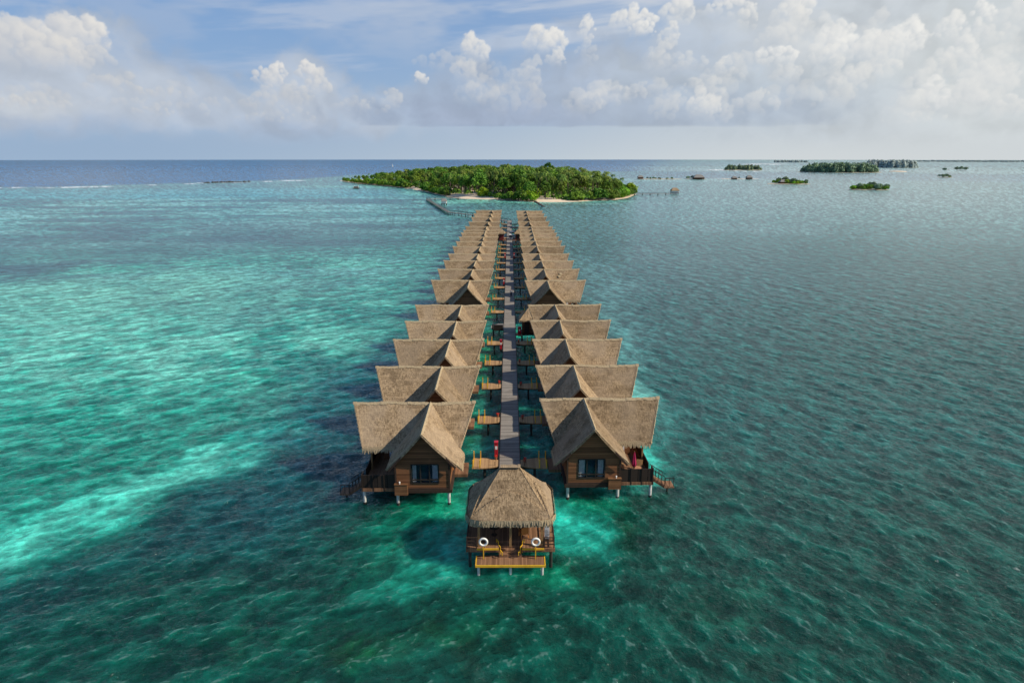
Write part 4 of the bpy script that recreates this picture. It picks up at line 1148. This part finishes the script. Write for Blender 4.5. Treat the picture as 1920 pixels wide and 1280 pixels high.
    # side rails
    for sx in (-1, 1):
        rl = MB()
        for z in (.35, .65, .95): rl.bar((sx*3.52, F + .1, z), (sx*3.52, 2.8, z), .06, .07); rl.bar((sx*2.75, F + .08, z), (sx*3.55, F + .08, z), .06, .07)
        for k in range(6): rl.bar((sx*3.52, F + .1 + k*1.19, 0), (sx*3.52, F + .1 + k*1.19, 1.0), .08, .08)
        rl.bar((sx*2.75, F + .08, 0), (sx*2.75, F + .08, 1.0), .08, .08)
        rl.build('railing', M['beam'], r)
    # benches along the sides
    for sx in (-1, 1):
        MB().box(min(sx*1.2, sx*2.35), max(sx*1.2, sx*2.35), 1.4, 2.0, .38, .46).box(min(sx*1.2, sx*2.35), max(sx*1.2, sx*2.35), 1.95, 2.03, .46, .95).box(min(sx*1.3, sx*1.4), max(sx*1.3, sx*1.4), 1.45, 1.95, 0, .38).box(min(sx*2.2, sx*2.3), max(sx*2.2, sx*2.3), 1.45, 1.95, 0, .38).build('bench', M['beam'], r)
    # ---- loose things in and on it
    def ring(x, label):
        e = empty('life_ring', (x, Y0 + F - .15, DECK - .84)); tag(e, label, 'life ring', 'white life rings on yellow posts')
        n, m = 28, 10; v = []; f = []
        for i in range(n):
            a = 2*math.pi*i/n
            for j in range(m):
                b_ = 2*math.pi*j/m; q = .30 + .085*math.cos(b_)
                v.append((q*math.cos(a), .085*math.sin(b_) - .12, 1.62 + q*math.sin(a)))
        for i in range(n):
            for j in range(m): f.append((i*m + j, ((i + 1) % n)*m + j, ((i + 1) % n)*m + (j + 1) % m, i*m + (j + 1) % m))
        MB().add(v, f).build('float_ring', M['white'], e, smooth=True)
        MB().box(-.04, .04, -.02, .06, 0, 1.35).box(-.3, .3, -.02, .04, 1.2, 1.27).build('stand', M['yellow'], e)
    ring(-2.12, 'white life ring on a yellow post at the left of the landing')
    ring(2.08, 'white life ring on a yellow post at the right of the landing')
    c = empty('chair', (1.15, Y0 - 1.5, DECK), R(200)); tag(c, 'orange wooden armchair with red cushion inside the pavilion', 'chair')
    MB().box(-.32, .32, -.3, .3, .36, .42).build('seat', M['orange'], c)
    MB().box(-.32, .32, .26, .32, .42, 1.0).build('backrest', M['orange'], c)
    for x in (-.3, .3):
        for y in (-.27, .27): MB().box(x - .03, x + .03, y - .03, y + .03, 0, .36).build('leg', M['orange'], c)
        MB().box(x - .04, x + .04, -.3, .3, .62, .67).build('armrest', M['orange'], c)
    MB().box(-.27, .27, -.26, .24, .42, .54).build('cushion', M['red'], c)
    sg_ = empty('notice_board', (3.05, Y0 - 2.2, DECK), R(-6)); tag(sg_, 'tall narrow white notice board at the right side of the pavilion', 'notice board')
    MB().box(-.2, .2, -.03, .03, .25, 1.6).build('panel', M['white'], sg_)
    pr = MB()
    for k in range(9): pr.box(-.15, .15 - .05*(k % 3), -.036, -.032, .34 + k*.085, .37 + k*.085)
    pr.build('print', M['railmetal'], sg_)
    for q in (-.18, .12): MB().box(q, q + .06, -.02, .3, .002, .25).build('foot', M['rail'], sg_)
    tb = empty('table', (-1.3, Y0 - 1.2, DECK)); tag(tb, 'small dark round table with a pale vase at the left inside the pavilion', 'table')
    MB().cyl((0,0,.7),(0,0,.75),.42,.42,20).build('table_top', M['beam'], tb)
    MB().cyl((0,0,0),(0,0,.7),.06,.05,8).cyl((0,0,0),(0,0,.04),.25,.25,12).build('pedestal', M['beam'], tb)
    vs = MB().cyl((0,0,0),(0,0,.22),.07,.11,10).cyl((0,0,.22),(0,0,.3),.11,.06,10)
    tag(vs.build('vase', M['curtain'], None, (-1.3, Y0 - 1.2, DECK + .752)), 'pale vase on the dark round pavilion table', 'vase')
pavilion()

# ------------------------------------------------------------------ furniture on the first right-hand terrace
def parasol(x, D, label):
    r = empty('parasol', (x, D, DECK)); tag(r, label, 'parasol')
    MB().cyl((0,0,.0),(0,0,.08),.28,.28,14).build('base', M['beam'], r)
    MB().cyl((0,0,.08),(0,0,2.5),.025,.025,8).build('pole', M['post'], r)
    m = MB(); n = 14
    prof = [(.9,.16),(1.15,.21),(1.6,.14),(2.1,.08),(2.42,.03)]
    v = []; f = []
    for z, q in prof:
        for i in range(n): a = 2*math.pi*i/n; k = q*(1 + .35*(i % 2)); v.append((k*math.cos(a), k*math.sin(a), z))
    for j in range(len(prof) - 1):
        for i in range(n): f.append((j*n + i, j*n + (i + 1) % n, (j + 1)*n + (i + 1) % n, (j + 1)*n + i))
    m.add(v, f).build('canopy', M['magenta'], r)
parasol(12.35, villa_D[0] - 5.6, 'closed pink red parasol on the terrace of the nearest right villa')
def lounger(x, D, rz, label):
    r = empty('lounge_chair', (x, D, DECK), rz); tag(r, label, 'lounge chair', 'lounge chairs on the nearest right terrace')
    MB().box(-.34, .34, -.6, .45, .26, .33).build('frame', M['post'], r)
    b = MB(); b.add([(-.32,.35,.33),(.32,.35,.33),(.32,.75,1.0),(-.32,.75,1.0),(-.32,.45,.33),(.32,.45,.33),(.32,.83,.97),(-.32,.83,.97)],
                    [(0,1,2,3),(5,4,7,6),(0,4,5,1),(1,5,6,2),(2,6,7,3),(3,7,4,0)]); b.build('backrest', M['post'], r)
    MB().box(-.3, .3, -.55, .34, .33, .45).build('cushion', M['cushion'], r)
    for px in (-.3, .3):
        for py in (-.52, .4): MB().box(px - .03, px + .03, py - .03, py + .03, 0, .26).build('leg', M['post'], r)
lounger(11.25, villa_D[0] - 5.9, R(15), 'wooden lounge chair with patterned cushion nearest the wall on the right terrace')
lounger(12.9, villa_D[0] - 5.0, R(-20), 'wooden lounge chair with patterned cushion at the outer edge of the right terrace')

# ------------------------------------------------------------------ trees
def leaf_crown(seed, rx, rz, z0, nclump, nleaf, size, flat=.0):
    g = random.Random(seed); m = MB()
    for k in range(nclump):
        # clumps spread through an uneven dome
        a = g.uniform(0, 6.283); zz = g.uniform(-.55, 1.0); q = math.sqrt(max(0, 1 - zz*zz))*g.uniform(.55, 1.0)
        lump = 1 + .22*math.sin(2*a + seed) + .15*math.sin(3*a + 2*seed)
        c = Vector((rx*lump*q*math.cos(a), rx*lump*q*math.sin(a), z0 + rz*zz*g.uniform(.85, 1.1)))
        cr = rx*g.uniform(.2, .38)
        for j in range(nleaf):
            d = Vector((g.gauss(0, 1), g.gauss(0, 1), g.gauss(0, .8) + .35)).normalized()
            p = c + d*cr*g.uniform(.6, 1.0)
            nrm = (d + Vector((g.uniform(-.6,.6), g.uniform(-.6,.6), g.uniform(-.3,.7)))).normalized()
            u = nrm.orthogonal().normalized(); u.rotate(Matrix.Rotation(g.uniform(0, 6.28), 3, nrm)); w = nrm.cross(u)
            s = size*g.uniform(.6, 1.3)
            m.add([p - u*s, p + w*s*.6, p + u*s, p - w*s*.6], [(0,1,2,3)])
    return m
def limb_trunk(seed, h, r, spread):
    g = random.Random(seed); m = MB()
    m.cyl((0,0,-1), (0,0,h*.5), r, r*.7, 7)
    for k in range(5):
        a = k*1.256 + g.uniform(-.3, .3)
        p1 = Vector((spread*.45*math.cos(a), spread*.45*math.sin(a), h*.78))
        m.cyl((0,0,h*.45 - .1*k), p1, r*.5, r*.28, 6)
        m.cyl(p1, p1 + Vector((spread*.35*math.cos(a + .4), spread*.35*math.sin(a + .4), h*.2)), r*.28, r*.1, 5)
    return m
def palm_parts(seed, h):
    g = random.Random(seed); lean = Vector((g.uniform(-.12,.12), g.uniform(-.12,.12), 0))*h
    tr = MB(); prev = Vector((0,0,-1)); n = 7
    for i in range(1, n + 1):
        t = i/n; p = Vector((lean.x*t*t, lean.y*t*t, h*t)); tr.cyl(prev, p, .24 - .1*(i - 1)/n, .24 - .1*i/n, 7, False); prev = p
    top = prev; cr = MB()
    nf = 20
    for k in range(nf):
        a = k*2.399 + g.uniform(-.2, .2); up = g.uniform(-.35, 1.15); L = g.uniform(3.4, 4.8)
        d = Vector((math.cos(a), math.sin(a), 0)); side = Vector((-d.y, d.x, 0))
        pts = []; seg = 9
        for i in range(seg + 1):
            t = i/seg; pts.append(top + d*(L*t*math.cos(up*.6)*(1 - .12*t)) + Vector((0,0, L*(up*t*.75 - .85*t*t))))
        for i in range(seg):
            wl = (.95*math.sin(math.pi*(.12 + .85*(i + .5)/seg)) + .12)
            p, q = pts[i], pts[i + 1]; mid = (p + q)/2
            for sg in (-1, 1):
                tip = mid + side*sg*wl + (q - p)*.9 + Vector((0,0,-.45*wl - g.uniform(0,.2)))
                cr.add([p, q, tip], [(0,1,2)])
    return tr, cr
tree_protos = {}
def reg(kind, crown_mb, trunk_mb, mat):
    cme = crown_mb.build('crown', M[mat]); tme = trunk_mb.build('trunk', M['trunk'])
    tree_protos.setdefault(kind, []).append((cme.data, tme.data))
    bpy.data.objects.remove(cme); bpy.data.objects.remove(tme)
for k in range(4): reg('broad', leaf_crown(100 + k, 4.7, 4.3, 9.5, 66, 30, .52), limb_trunk(k, 10, .4, 4.5), 'leaf_broad')
for k in range(2): reg('lime', leaf_crown(200 + k, 4.2, 2.6, 3.0, 44, 26, .55), limb_trunk(20 + k, 3.5, .25, 3.2), 'leaf_lime')
for k in range(2): reg('shrub', leaf_crown(300 + k, 4.2, 2.8, 3.0, 44, 26, .55), limb_trunk(30 + k, 3.5, .25, 3.2), 'leaf_broad')
for k in range(4):
    tr, cr = palm_parts(400 + k, 15 + k); reg('palm', cr, tr, 'leaf_palm')
for k in range(2): reg('far', leaf_crown(500 + k, 5.2, 3.6, 5.5, 40, 22, .8), limb_trunk(40 + k, 6, .35, 4), 'leaf_far')
NAME = {'broad': 'broadleaf_tree', 'lime': 'shore_bush', 'shrub': 'shore_bush', 'palm': 'palm_tree', 'far': 'islet_tree'}
def plant_tree(kind, x, y, z, s, label, group, cat=None, g=rnd):
    cme, tme = g.choice(tree_protos[kind])
    r = empty(NAME[kind], (x, y, z), g.uniform(0, 6.28)); k = g.uniform(.9, 1.12); r.scale = (s*k, s*k, s)
    for nme, d in (('crown', cme), ('trunk', tme)):
        o = bpy.data.objects.new(nme, d); C.objects.link(o); o.parent = r
    tag(r, label, cat or {'broad':'tree','lime':'bush','shrub':'bush','palm':'palm tree','far':'tree'}[kind], group)
    return r

# ---- main island
shore_px = [(637,339),(668,344),(720,349),(770,354),(800,360),(828,367),(865,372.5),(915,374),(950,376),(990,378.5),(1035,379),(1075,378.5),(1110,376.5),(1150,375),(1176,371.5),(1194,364)]
shore = [ground(*q) for q in shore_px]
back = [(109, 690), (108, 770), (105, 860), (80, 960), (20, 1020), (-90, 1060), (-190, 1060), (-238, 1010)]
poly = shore + back
def inside(x, y, P):
    c = False; j = len(P) - 1
    for i in range(len(P)):
        xi, yi = P[i]; xj, yj = P[j]
        if (yi > y) != (yj > y) and x < (xj - xi)*(y - yi)/(yj - yi) + xi: c = not c
        j = i
    return c
def edge_dist(x, y, P):
    b = 1e9
    for i in range(len(P)):
        ax, ay = P[i]; bx, by = P[(i + 1) % len(P)]; dx, dy = bx - ax, by - ay
        t = max(0, min(1, ((x - ax)*dx + (y - ay)*dy)/(dx*dx + dy*dy)))
        b = min(b, math.hypot(x - ax - t*dx, y - ay - t*dy))
    return b
def land_sheet(name, P, rise, mat, label, step):
    """low ground: grid clipped to the outline, beach sloping under the sea"""
    xs = [p[0] for p in P]; ys = [p[1] for p in P]
    nx = int((max(xs) - min(xs) + 4*step)/step); ny = int((max(ys) - min(ys) + 4*step)/step)
    v = []; ids = {}; f = []
    for j in range(ny + 1):
        for i in range(nx + 1):
            x = min(xs) - 2*step + i*step; y = min(ys) - 2*step + j*step
            d = edge_dist(x, y, P)*(1 if inside(x, y, P) else -1)
            if d < -1.6*step: continue
            ids[(i, j)] = len(v); v.append((x, y, min(rise, .02 + d*.11) - (x*x + y*y)/(2*6.371e6)))
    for j in range(ny):
        for i in range(nx):
            q = [(i, j), (i + 1, j), (i + 1, j + 1), (i, j + 1)]
            if all(k in ids for k in q): f.append(tuple(ids[k] for k in q))
    o = MB().add(v, f).build(name, M[mat], None, smooth=True); tag(o, label, None, None, 'structure'); return o
land_sheet('island_ground', poly, 1.6, 'sand', 'low sandy ground of the wooded island', 5.0)

def wood_patch(name, spots, mat, label, zfun=None, kind='stuff', nleaf=120, size=1.0):
    g = random.Random(len(spots)); m = MB()
    for (x, y, rx, rz, z0) in spots:
        for k in range(nleaf):
            a = g.uniform(0, 6.28); zz = g.uniform(-.3, 1); q = math.sqrt(max(0, 1 - zz*zz))*g.uniform(.75, 1.02)
            p = Vector((x + rx*q*math.cos(a), y + rx*q*math.sin(a), z0 + rz*zz*g.uniform(.8, 1.05)))
            d = Vector((q*math.cos(a), q*math.sin(a), zz + .2)) + Vector((g.uniform(-.6,.6), g.uniform(-.6,.6), g.uniform(-.4,.6))); d.normalize()
            u = d.orthogonal().normalized(); w = d.cross(u); s = size*g.uniform(.6, 1.3)
            m.add([p - u*s, p + w*s*.7, p + u*s, p - w*s*.7], [(0,1,2,3)])
    o = m.build(name, M[mat]); tag(o, label, None, None, kind); return o

g = random.Random(42)
def canopy_h(x, y):
    # low towards the left tip and the right end, highest in the middle
    a = math.degrees(math.atan2(x, y))
    px = 955 + 1280*x/(y*.97)
    return float(np.interp(px, [640, 690, 740, 800, 860, 960, 1060, 1120, 1180, 1210], [6.0, 9.5, 13.5, 18, 20.5, 21, 20.5, 18.5, 16.5, 11]))
placed = []
def far_enough(x, y, d):
    return all((x - a)**2 + (y - b)**2 > d*d for a, b in placed)
def where(x, y, ed):
    px = 955 + 1280*x/(y*.97)
    third = 'left arm' if px < 800 else ('middle' if px < 1000 else ('right half' if px < 1130 else 'right end'))
    if ed < 16: row = 'at the shore'
    elif y < 640: row = 'behind the shore trees'
    elif y < 760: row = 'in the inner wood'
    else: row = 'at the skyline'
    return third, row
count = 0
tries = 0
while count < 540 and tries < 30000:
    tries += 1
    y = 525 + 480*g.random()**1.5; x = g.uniform(-235, 160)
    if not inside(x, y, poly): continue
    ed = edge_dist(x, y, shore + [shore[-1]]) if False else min(math.hypot(x - a, y - b) for a, b in shore)
    ed2 = edge_dist(x, y, poly)
    beach = (-52 < x < -8 and ed2 < 9 and y < 640) or (14 < x < 50 and ed2 < 10 and y < 600)
    if ed2 < 1.0 or beach: continue
    dmin = (4.6 if ed2 < 9 else 5.7) if y < 650 else (6.6 if y < 720 else 8.6)
    if not far_enough(x, y, dmin): continue
    placed.append((x, y)); count += 1
    H = canopy_h(x, y); third, row = where(x, y, ed2)
    palmy = .62 if x > 20 else (.42 if x > -60 else .22)
    if y > 900: palmy *= .5
    if ed2 < 9:
        k = 'lime' if g.random() < .3 else 'shrub'
        s = g.uniform(.8, 1.35)*min(1, H/12)
        plant_tree(k, x, y, .6, s, f'{"bright lime" if k == "lime" else "dark green"} rounded bush at the shore of the big island, {third}', f'{"lime" if k == "lime" else "dark"} shore bushes on the {third} of the big island', g=g)
    elif g.random() < palmy:
        s = H*g.uniform(.84, 1.02)/17.5*min(1, .68 + ed2/80)
        plant_tree('palm', x, y, 1.0, s, f'feathery coconut palm {row}, {third} of the big wooded island', f'coconut palms {row}, {third} of the island', g=g)
    else:
        s = H*g.uniform(.72, 1.02)/14.2*min(1, .62 + ed2/70)
        plant_tree('broad', x, y, 1.0, s, f'round crowned broadleaf tree {row}, {third} of the big wooded island', f'broadleaf trees {row}, {third} of the island', g=g)
for k in range(len(shore) - 1):
    ax, ay = shore[k]; bx_, by_ = shore[k + 1]; L = math.hypot(bx_ - ax, by_ - ay); n_ = max(1, int(L/4.2))
    for i in range(n_):
        t_ = (i + g.uniform(.2, .8))/n_; x = ax + (bx_ - ax)*t_; y = ay + (by_ - ay)*t_
        px = 955.4 + 1280*x/(y*.975)
        if 835 < px < 922 or 1006 < px < 1086 or px < 640 or (762 < px < 788) or g.random() < .06: continue
        nx_, ny_ = -(by_ - ay)/L, (bx_ - ax)/L
        o_ = g.uniform(1.5, 5.5); x += nx_*o_; y += ny_*o_
        k_ = 'lime' if g.random() < .22 else 'shrub'; third, _ = where(x, y, 1)
        plant_tree(k_, x, y, .2, g.uniform(.55, 1.15)*min(1, canopy_h(x, y)/13), f'{"bright lime" if k_ == "lime" else "dark green"} rounded bush at the shore of the big island, {third}', f'{"lime" if k_ == "lime" else "dark"} shore bushes on the {third} of the big island', g=g)
# named individuals
def at_island(px, D): return ((px - 955.4)/1280*D*.975, D)
x, y = at_island(1028, 700); plant_tree('broad', x, y, 12.5, 1.0, 'tall dark tree standing highest above the canopy, right of the island centre', None, g=g)
for (px, D, s, lab) in [(955, 690, 1.42, 'tall spiky palm rising above the canopy near the island centre'), (948, 700, 1.36, 'second tall palm rising beside the tallest palm near the island centre')]:
    x, y = at_island(px, D); plant_tree('palm', x, y, 1, s, lab, None, g=g)
for (px, py, s, lab) in [(905,372,1.3,'bright lime bush on the shore behind the end of the left villa row'),(982,374,1.5,'large bright lime bush on the shore straight behind the boardwalk'),
                         (1005,372,1.2,'bright lime bush at the left end of the front beach'),(1183,363,1.4,'round green bush at the right tip of the island')]:
    x, y = ground(px, py); plant_tree('lime', x, y + 5, .4, s, lab, None, g=g)
# understorey so no bare sand shows between the trees
spots = []
for k in range(900):
    y = 532 + 440*g.random()**1.2; x = g.uniform(-232, 150)
    if not inside(x, y, poly): continue
    e2 = edge_dist(x, y, poly)
    if e2 < 10: continue
    spots.append((x, y, g.uniform(4, 6), min(7.5, 2 + e2*.18)*min(1, canopy_h(x, y)/16), .6))
wood_patch('undergrowth', spots, 'leaf_broad', 'dense dark green undergrowth filling the island wood', nleaf=70, size=1.2)

# ---- islets
def islet(px0, px1, py, depth, trees, label, kindmix, hscale, ground_label, mat='bar', rise=.45, seed=1, veg=(0.0, 1.0), lime=False):
    g = random.Random(seed)
    x0, y0 = ground(px0, py); x1, _ = ground(px1, py); cx = (x0 + x1)/2; cy = y0 + depth/2; rx = (x1 - x0)/2; ry = depth/2
    P = [(cx + rx*math.cos(a)*(1 + .08*math.sin(3*a + seed)), cy + ry*math.sin(a)*(1 + .1*math.sin(2*a + seed))) for a in [2*math.pi*i/26 for i in range(26)]]
    land_sheet('islet_ground', P, rise, mat, ground_label, max(1.5, min(rx, ry)/7))
    dz = -(cy*cy)/(2*6.371e6)
    for i in range(trees):
        a = g.uniform(0, 6.283); q = math.sqrt(g.random())*.95
        t = (cx + rx*q*math.cos(a), cy + ry*q*math.sin(a))
        f = (t[0] - x0)/(x1 - x0)
        if not veg[0] <= f <= veg[1]: continue
        k = g.choice(kindmix); h = hscale*g.uniform(.75, 1.15)*(1 - .35*q)
        plant_tree(k, t[0], t[1], .3 + dz, h, label, 'trees on the ' + label.split(' on the ')[-1], g=g)
    return cx, cy, rx, ry
islet(1452, 1530, 346, 46, 46, 'low mixed tree on the small islet with pale roofed hut', ['far','lime','shrub'], .80, 'sandy ground of the small islet with the pale roofed hut', seed=3, veg=(.28, 1))
islet(1606, 1681, 357, 30, 38, 'dark rounded shrub tree on the nearest right islet', ['far','shrub','shrub','lime'], .80, 'sandy ground of the nearest right islet', seed=4)
islet(1769, 1797, 333, 26, 12, 'dark green bush on the lone oval islet far right', ['far','shrub'], .6, 'low ground of the lone oval islet far right', seed=5)
islet(1196, 1285, 336.5, 22, 12, 'small shrub on the long narrow sandbank right of the island', ['far','shrub'], .45, 'long narrow pale sandbank right of the wooded island', seed=6, rise=.7)
islet(1286, 1330, 336.5, 26, 9, 'dark tree on the sandbank with the brown hut', ['far'], .6, 'sandbank under the brown roofed hut', seed=7, rise=.7)
islet(1352, 1424, 336, 16, 3, 'tiny bush on the farther thin sandbar', ['far'], .5, 'thin white sandbar between the islets', seed=8, rise=.5)
for px, py, lab, s in [(1796,319,'left bush of the three dots near the right horizon',.9),(1804,319,'middle bush of the three dots near the right horizon',1.0),(1813,319,'right bush of the three dots near the right horizon',.8),(1772,320,'lone upright bush left of the three dots near the horizon',.7)]:
    x, y = ground(px, py); plant_tree('far', x, y, -y*y/(2*6.371e6) - 1, s*1.1, lab, None, g=g)
def far_wood(px0, px1, py, depth, hmax, mat, label, glabel, n, sand=True, seed=1, beach_h=1.2, size=1.6, prof=None):
    g = random.Random(seed)
    x0, y0 = ground(px0, py); x1, _ = ground(px1, py); cx = (x0 + x1)/2; cy = y0 + depth/2; rx = (x1 - x0)/2; ry = depth/2
    P = [(cx + rx*math.cos(a), cy + ry*math.sin(a)) for a in [2*math.pi*i/30 for i in range(30)]]
    land_sheet('islet_ground', P, beach_h, 'bar' if sand else 'leaf_haze', glabel, max(4, min(rx, ry)/7))
    spots = []; dz = -(cy*cy)/(2*6.371e6)
    for i in range(n):
        a = g.uniform(0, 6.28); q = math.sqrt(g.random())*.9; x = cx + rx*.97*q*math.cos(a); y = cy + ry*q*math.sin(a)
        e = 1 - abs(x - cx)/rx; h = hmax*min(1, .35 + 1.5*e)*g.uniform(.7, 1.08)
        spots.append((x, y, max(hmax*.28, 4), h*.55, dz + h*.45))
        spots.append((x, y, max(hmax*.28, 4), h*.35, dz + h*.2))
    wood_patch('far_wood', spots, mat, label, nleaf=60, size=size)
far_wood(1366, 1442, 319.5, 90, 14, 'leaf_far', 'dense green wood covering the small rounded island on the horizon', 'pale beach rim of the small rounded island', 60, seed=2, size=1.8)
far_wood(1517, 1680, 324, 120, 21, 'leaf_far', 'dense green wood covering the larger far island on the right', 'pale beach rim of the larger far island', 230, seed=3, size=2.0)
far_wood(1640, 1748, 315, 160, 24, 'leaf_haze', 'hazy wood on the spit behind the larger far island', 'hazy ground of the spit behind the larger far island', 170, False, seed=4, size=3.2)
far_wood(1755, 2080, 303.6, 900, 9, 'leaf_haze', 'thin hazy strip of land along the right horizon', 'hazy ground along the right horizon', 200, False, seed=5, size=9)
far_wood(1488, 1535, 304.5, 500, 12, 'leaf_haze', 'short hazy strip of land on the horizon left of the far island', 'hazy ground of the short horizon strip', 60, False, seed=6, size=8)
x, y = ground(1684, 322)
tag(MB().ball((0,0,0), 22, 18, 2.4, 16, 6).build('sandbank', M['sand'], None, (x, y, -.6), smooth=True), 'bright sand spit at the right end of the larger far island', None, None, 'structure')

# ---- huts, jetties and boats far out
def far_hut(px, py, w, d, h, roofmat, label, z=1.0, roof_h=None, wall='wall_side'):
    x, y = ground(px, py); r = empty('hut', (x, y, z)); tag(r, label, 'hut')
    roof_h = roof_h or h
    MB().box(-w/2, w/2, -d/2, d/2, 0, h).build('wall', M[wall], r)
    MB().add([(-w*.6, -d*.65, h*.85), (w*.6, -d*.65, h*.85), (w*.6, d*.65, h*.85), (-w*.6, d*.65, h*.85), (-w*.28, 0, h + roof_h), (w*.28, 0, h + roof_h)],
             [(0,1,5,4), (1,2,5), (2,3,4,5), (3,0,4), (3,2,1,0)]).build('roof', M[roofmat], r)
    MB().box(-w*.52, w*.52, -d*.55, d*.55, -.4, -.01).build('floor', M['beam'], r)
    for px_ in (-w*.45, 0, w*.45):
        for py_ in (-d*.45, d*.45): MB().cyl((px_, py_, -2.5), (px_, py_, -.4), .2, .2, 6).build('pile', M['pile_dark'], r)
far_hut(1310, 336.5, 15, 10, 2.2, 'grey_roof', 'large grey brown roofed hut on the sandbank right of the island', roof_h=4)
far_hut(1469, 345, 9, 7, 1.8, 'grey_roof', 'pale roofed hut on the small islet', roof_h=2.6)
far_hut(1201, 336, 8, 6, 2.2, 'grey_roof', 'small dark hut at the left end of the long narrow sandbank', roof_h=2.5)
far_hut(1377, 337, 7, 6, 1.8, 'grey_roof', 'small dark hut standing on the thin sandbar', roof_h=2)
far_hut(1405, 337, 8, 6, 2.4, 'grey_roof', 'taller dark hut near the right end of the thin sandbar', roof_h=3)
far_hut(1265, 363.5, 6.5, 6, 2.0, 'thatch_main', 'tan roofed white hut at the end of the right jetty', 1.2, 2.2, 'white')

def jetty(pts, w, label, z=1.5, step=7.0, rail=True):
    root = empty('jetty', (pts[0][0], pts[0][1], z)); tag(root, label, 'jetty')
    dk = MB(); rl = MB(); o = Vector((pts[0][0], pts[0][1], 0)); Q = [Vector((a, b_, 0)) - o for a, b_ in pts]
    for a, b_ in zip(Q, Q[1:]):
        dk.bar(a + Vector((0,0,-.15)), b_ + Vector((0,0,-.15)), w, .3)
        if rail:
            n = (b_ - a).normalized().cross(Vector((0,0,1)))*(w/2 - .05)
            for sg in (-1, 1): rl.bar(a + n*sg + Vector((0,0,.95)), b_ + n*sg + Vector((0,0,.95)), .14, .14)
        L = (b_ - a).length; k = 0
        while k < L:
            c = a.lerp(b_, k/L); n = (b_ - a).normalized().cross(Vector((0,0,1)))*(w/2 - .15)
            p = MB()
            for sg in (-1, 1):
                q = c + n*sg; p.cyl((q.x, q.y, -2.2), (q.x, q.y, -.3), .2, .2, 6)
                if rail: p.cyl((q.x, q.y, 0), (q.x, q.y, .95), .09, .09, 5)
            p.build('pile', M['pile_dark'], root); k += step
    dk.build('deck', M['grey_roof'], root)
    if rail: rl.build('railing', M['rail'], root)
cz = 1.5
jp = [(-.2, END - 1.0)] + [ground(px, py, cz) for px, py in [(888,403),(842,397.5),(801,373),(862,370.5)]]
jetty(jp, 2.0, 'long dark angled jetty from the far end of the boardwalk to the island', cz)
jp = [ground(px, py, 1.3) for px, py in [(1190,363.5),(1262,363.2)]]
jetty(jp, 2.0, 'short straight dark jetty off the right tip of the island', 1.3)
far_hut(833, 385, 3.6, 3.2, 1.5, 'grey_roof', 'small white roofed hut beside the angled jetty', 1.5, 1.8, 'white')
# groyne of rocks off the front beach
def groyne(pts, label, h=.7, w=1.6, n=26, seed=1, name='groyne'):
    g = random.Random(seed); m = MB(); P = [Vector((*ground(*q), 0)) for q in pts]
    for a, b_ in zip(P, P[1:]):
        k = max(4, int((b_ - a).length/(w*.8)))
        for i in range(k):
            c = a.lerp(b_, (i + g.random())/k); s = w*g.uniform(.6, 1.2)
            m.ball((c.x + g.uniform(-.3,.3), c.y + g.uniform(-.3,.3), g.uniform(-.2,.1)), s*.7, s*.7, h*g.uniform(.7,1.3), 6, 4)
    tag(m.build(name, M['rock']), label, 'groyne' if name == 'groyne' else 'breakwater')
groyne([(1001,377),(1010,382),(1019,388)], 'thin dark rock groyne slanting from the front beach into the water', .6, 1.5, seed=2)
groyne([(385,343),(470,341)], 'low dark rock breakwater on the outer reef at the left', 1.4, 4.5, seed=3, name='breakwater')

def pontoon():
    x, y = ground(668, 353.5); r = empty('house_boat', (x, y, 0), R(6)); tag(r, 'small moored boat with a grey canopy left of the island', 'boat')
    MB().add([(-3.8,-1.5,.7),(3.8,-1.5,.7),(3.8,1.5,.7),(-3.8,1.5,.7),(-3.0,-1.1,-.3),(3.0,-1.1,-.3),(3.0,1.1,-.3),(-3.0,1.1,-.3)],
             [(0,1,2,3),(7,6,5,4),(0,4,5,1),(1,5,6,2),(2,6,7,3),(3,7,4,0)]).build('hull', M['rail'], r)
    MB().box(-2.2, 2.2, -1.2, 1.2, .702, 2.4).build('cabin', M['grey_roof'], r)
    MB().box(-2.9, 2.9, -1.6, 1.6, 3.6, 3.8).build('canopy', M['grey_roof'], r)
    p = MB()
    for a in (-2.6, 2.6):
        for b_ in (-1.3, 1.3): p.cyl((a, b_, .7), (a, b_, 3.6), .08, .08, 6)
    p.build('canopy_post', M['white'], r)
pontoon()
def sail(px, py, label):
    x, y = ground(px, py); z = -y*y/(2*6.371e6); r = empty('sailing_boat', (x, y, z)); tag(r, label, 'sailing boat')
    MB().add([(-4,-1,1),(4,-1,1),(4,1,1),(-4,1,1),(-3,-.6,-.3),(3,-.6,-.3),(3,.6,-.3),(-3,.6,-.3)], [(0,1,2,3),(7,6,5,4),(0,4,5,1),(1,5,6,2),(2,6,7,3),(3,7,4,0)]).build('hull', M['white'], r)
    MB().cyl((0,0,1),(0,0,12),.15,.1,6).build('mast', M['white'], r)
    MB().add([(.2,0,2),(4,.3,2.2),(.2,.05,11.5)], [(0,1,2)]).build('sail', M['white'], r)
sail(736, 313.5, 'tiny white sailing boat on the deep blue sea behind the island')
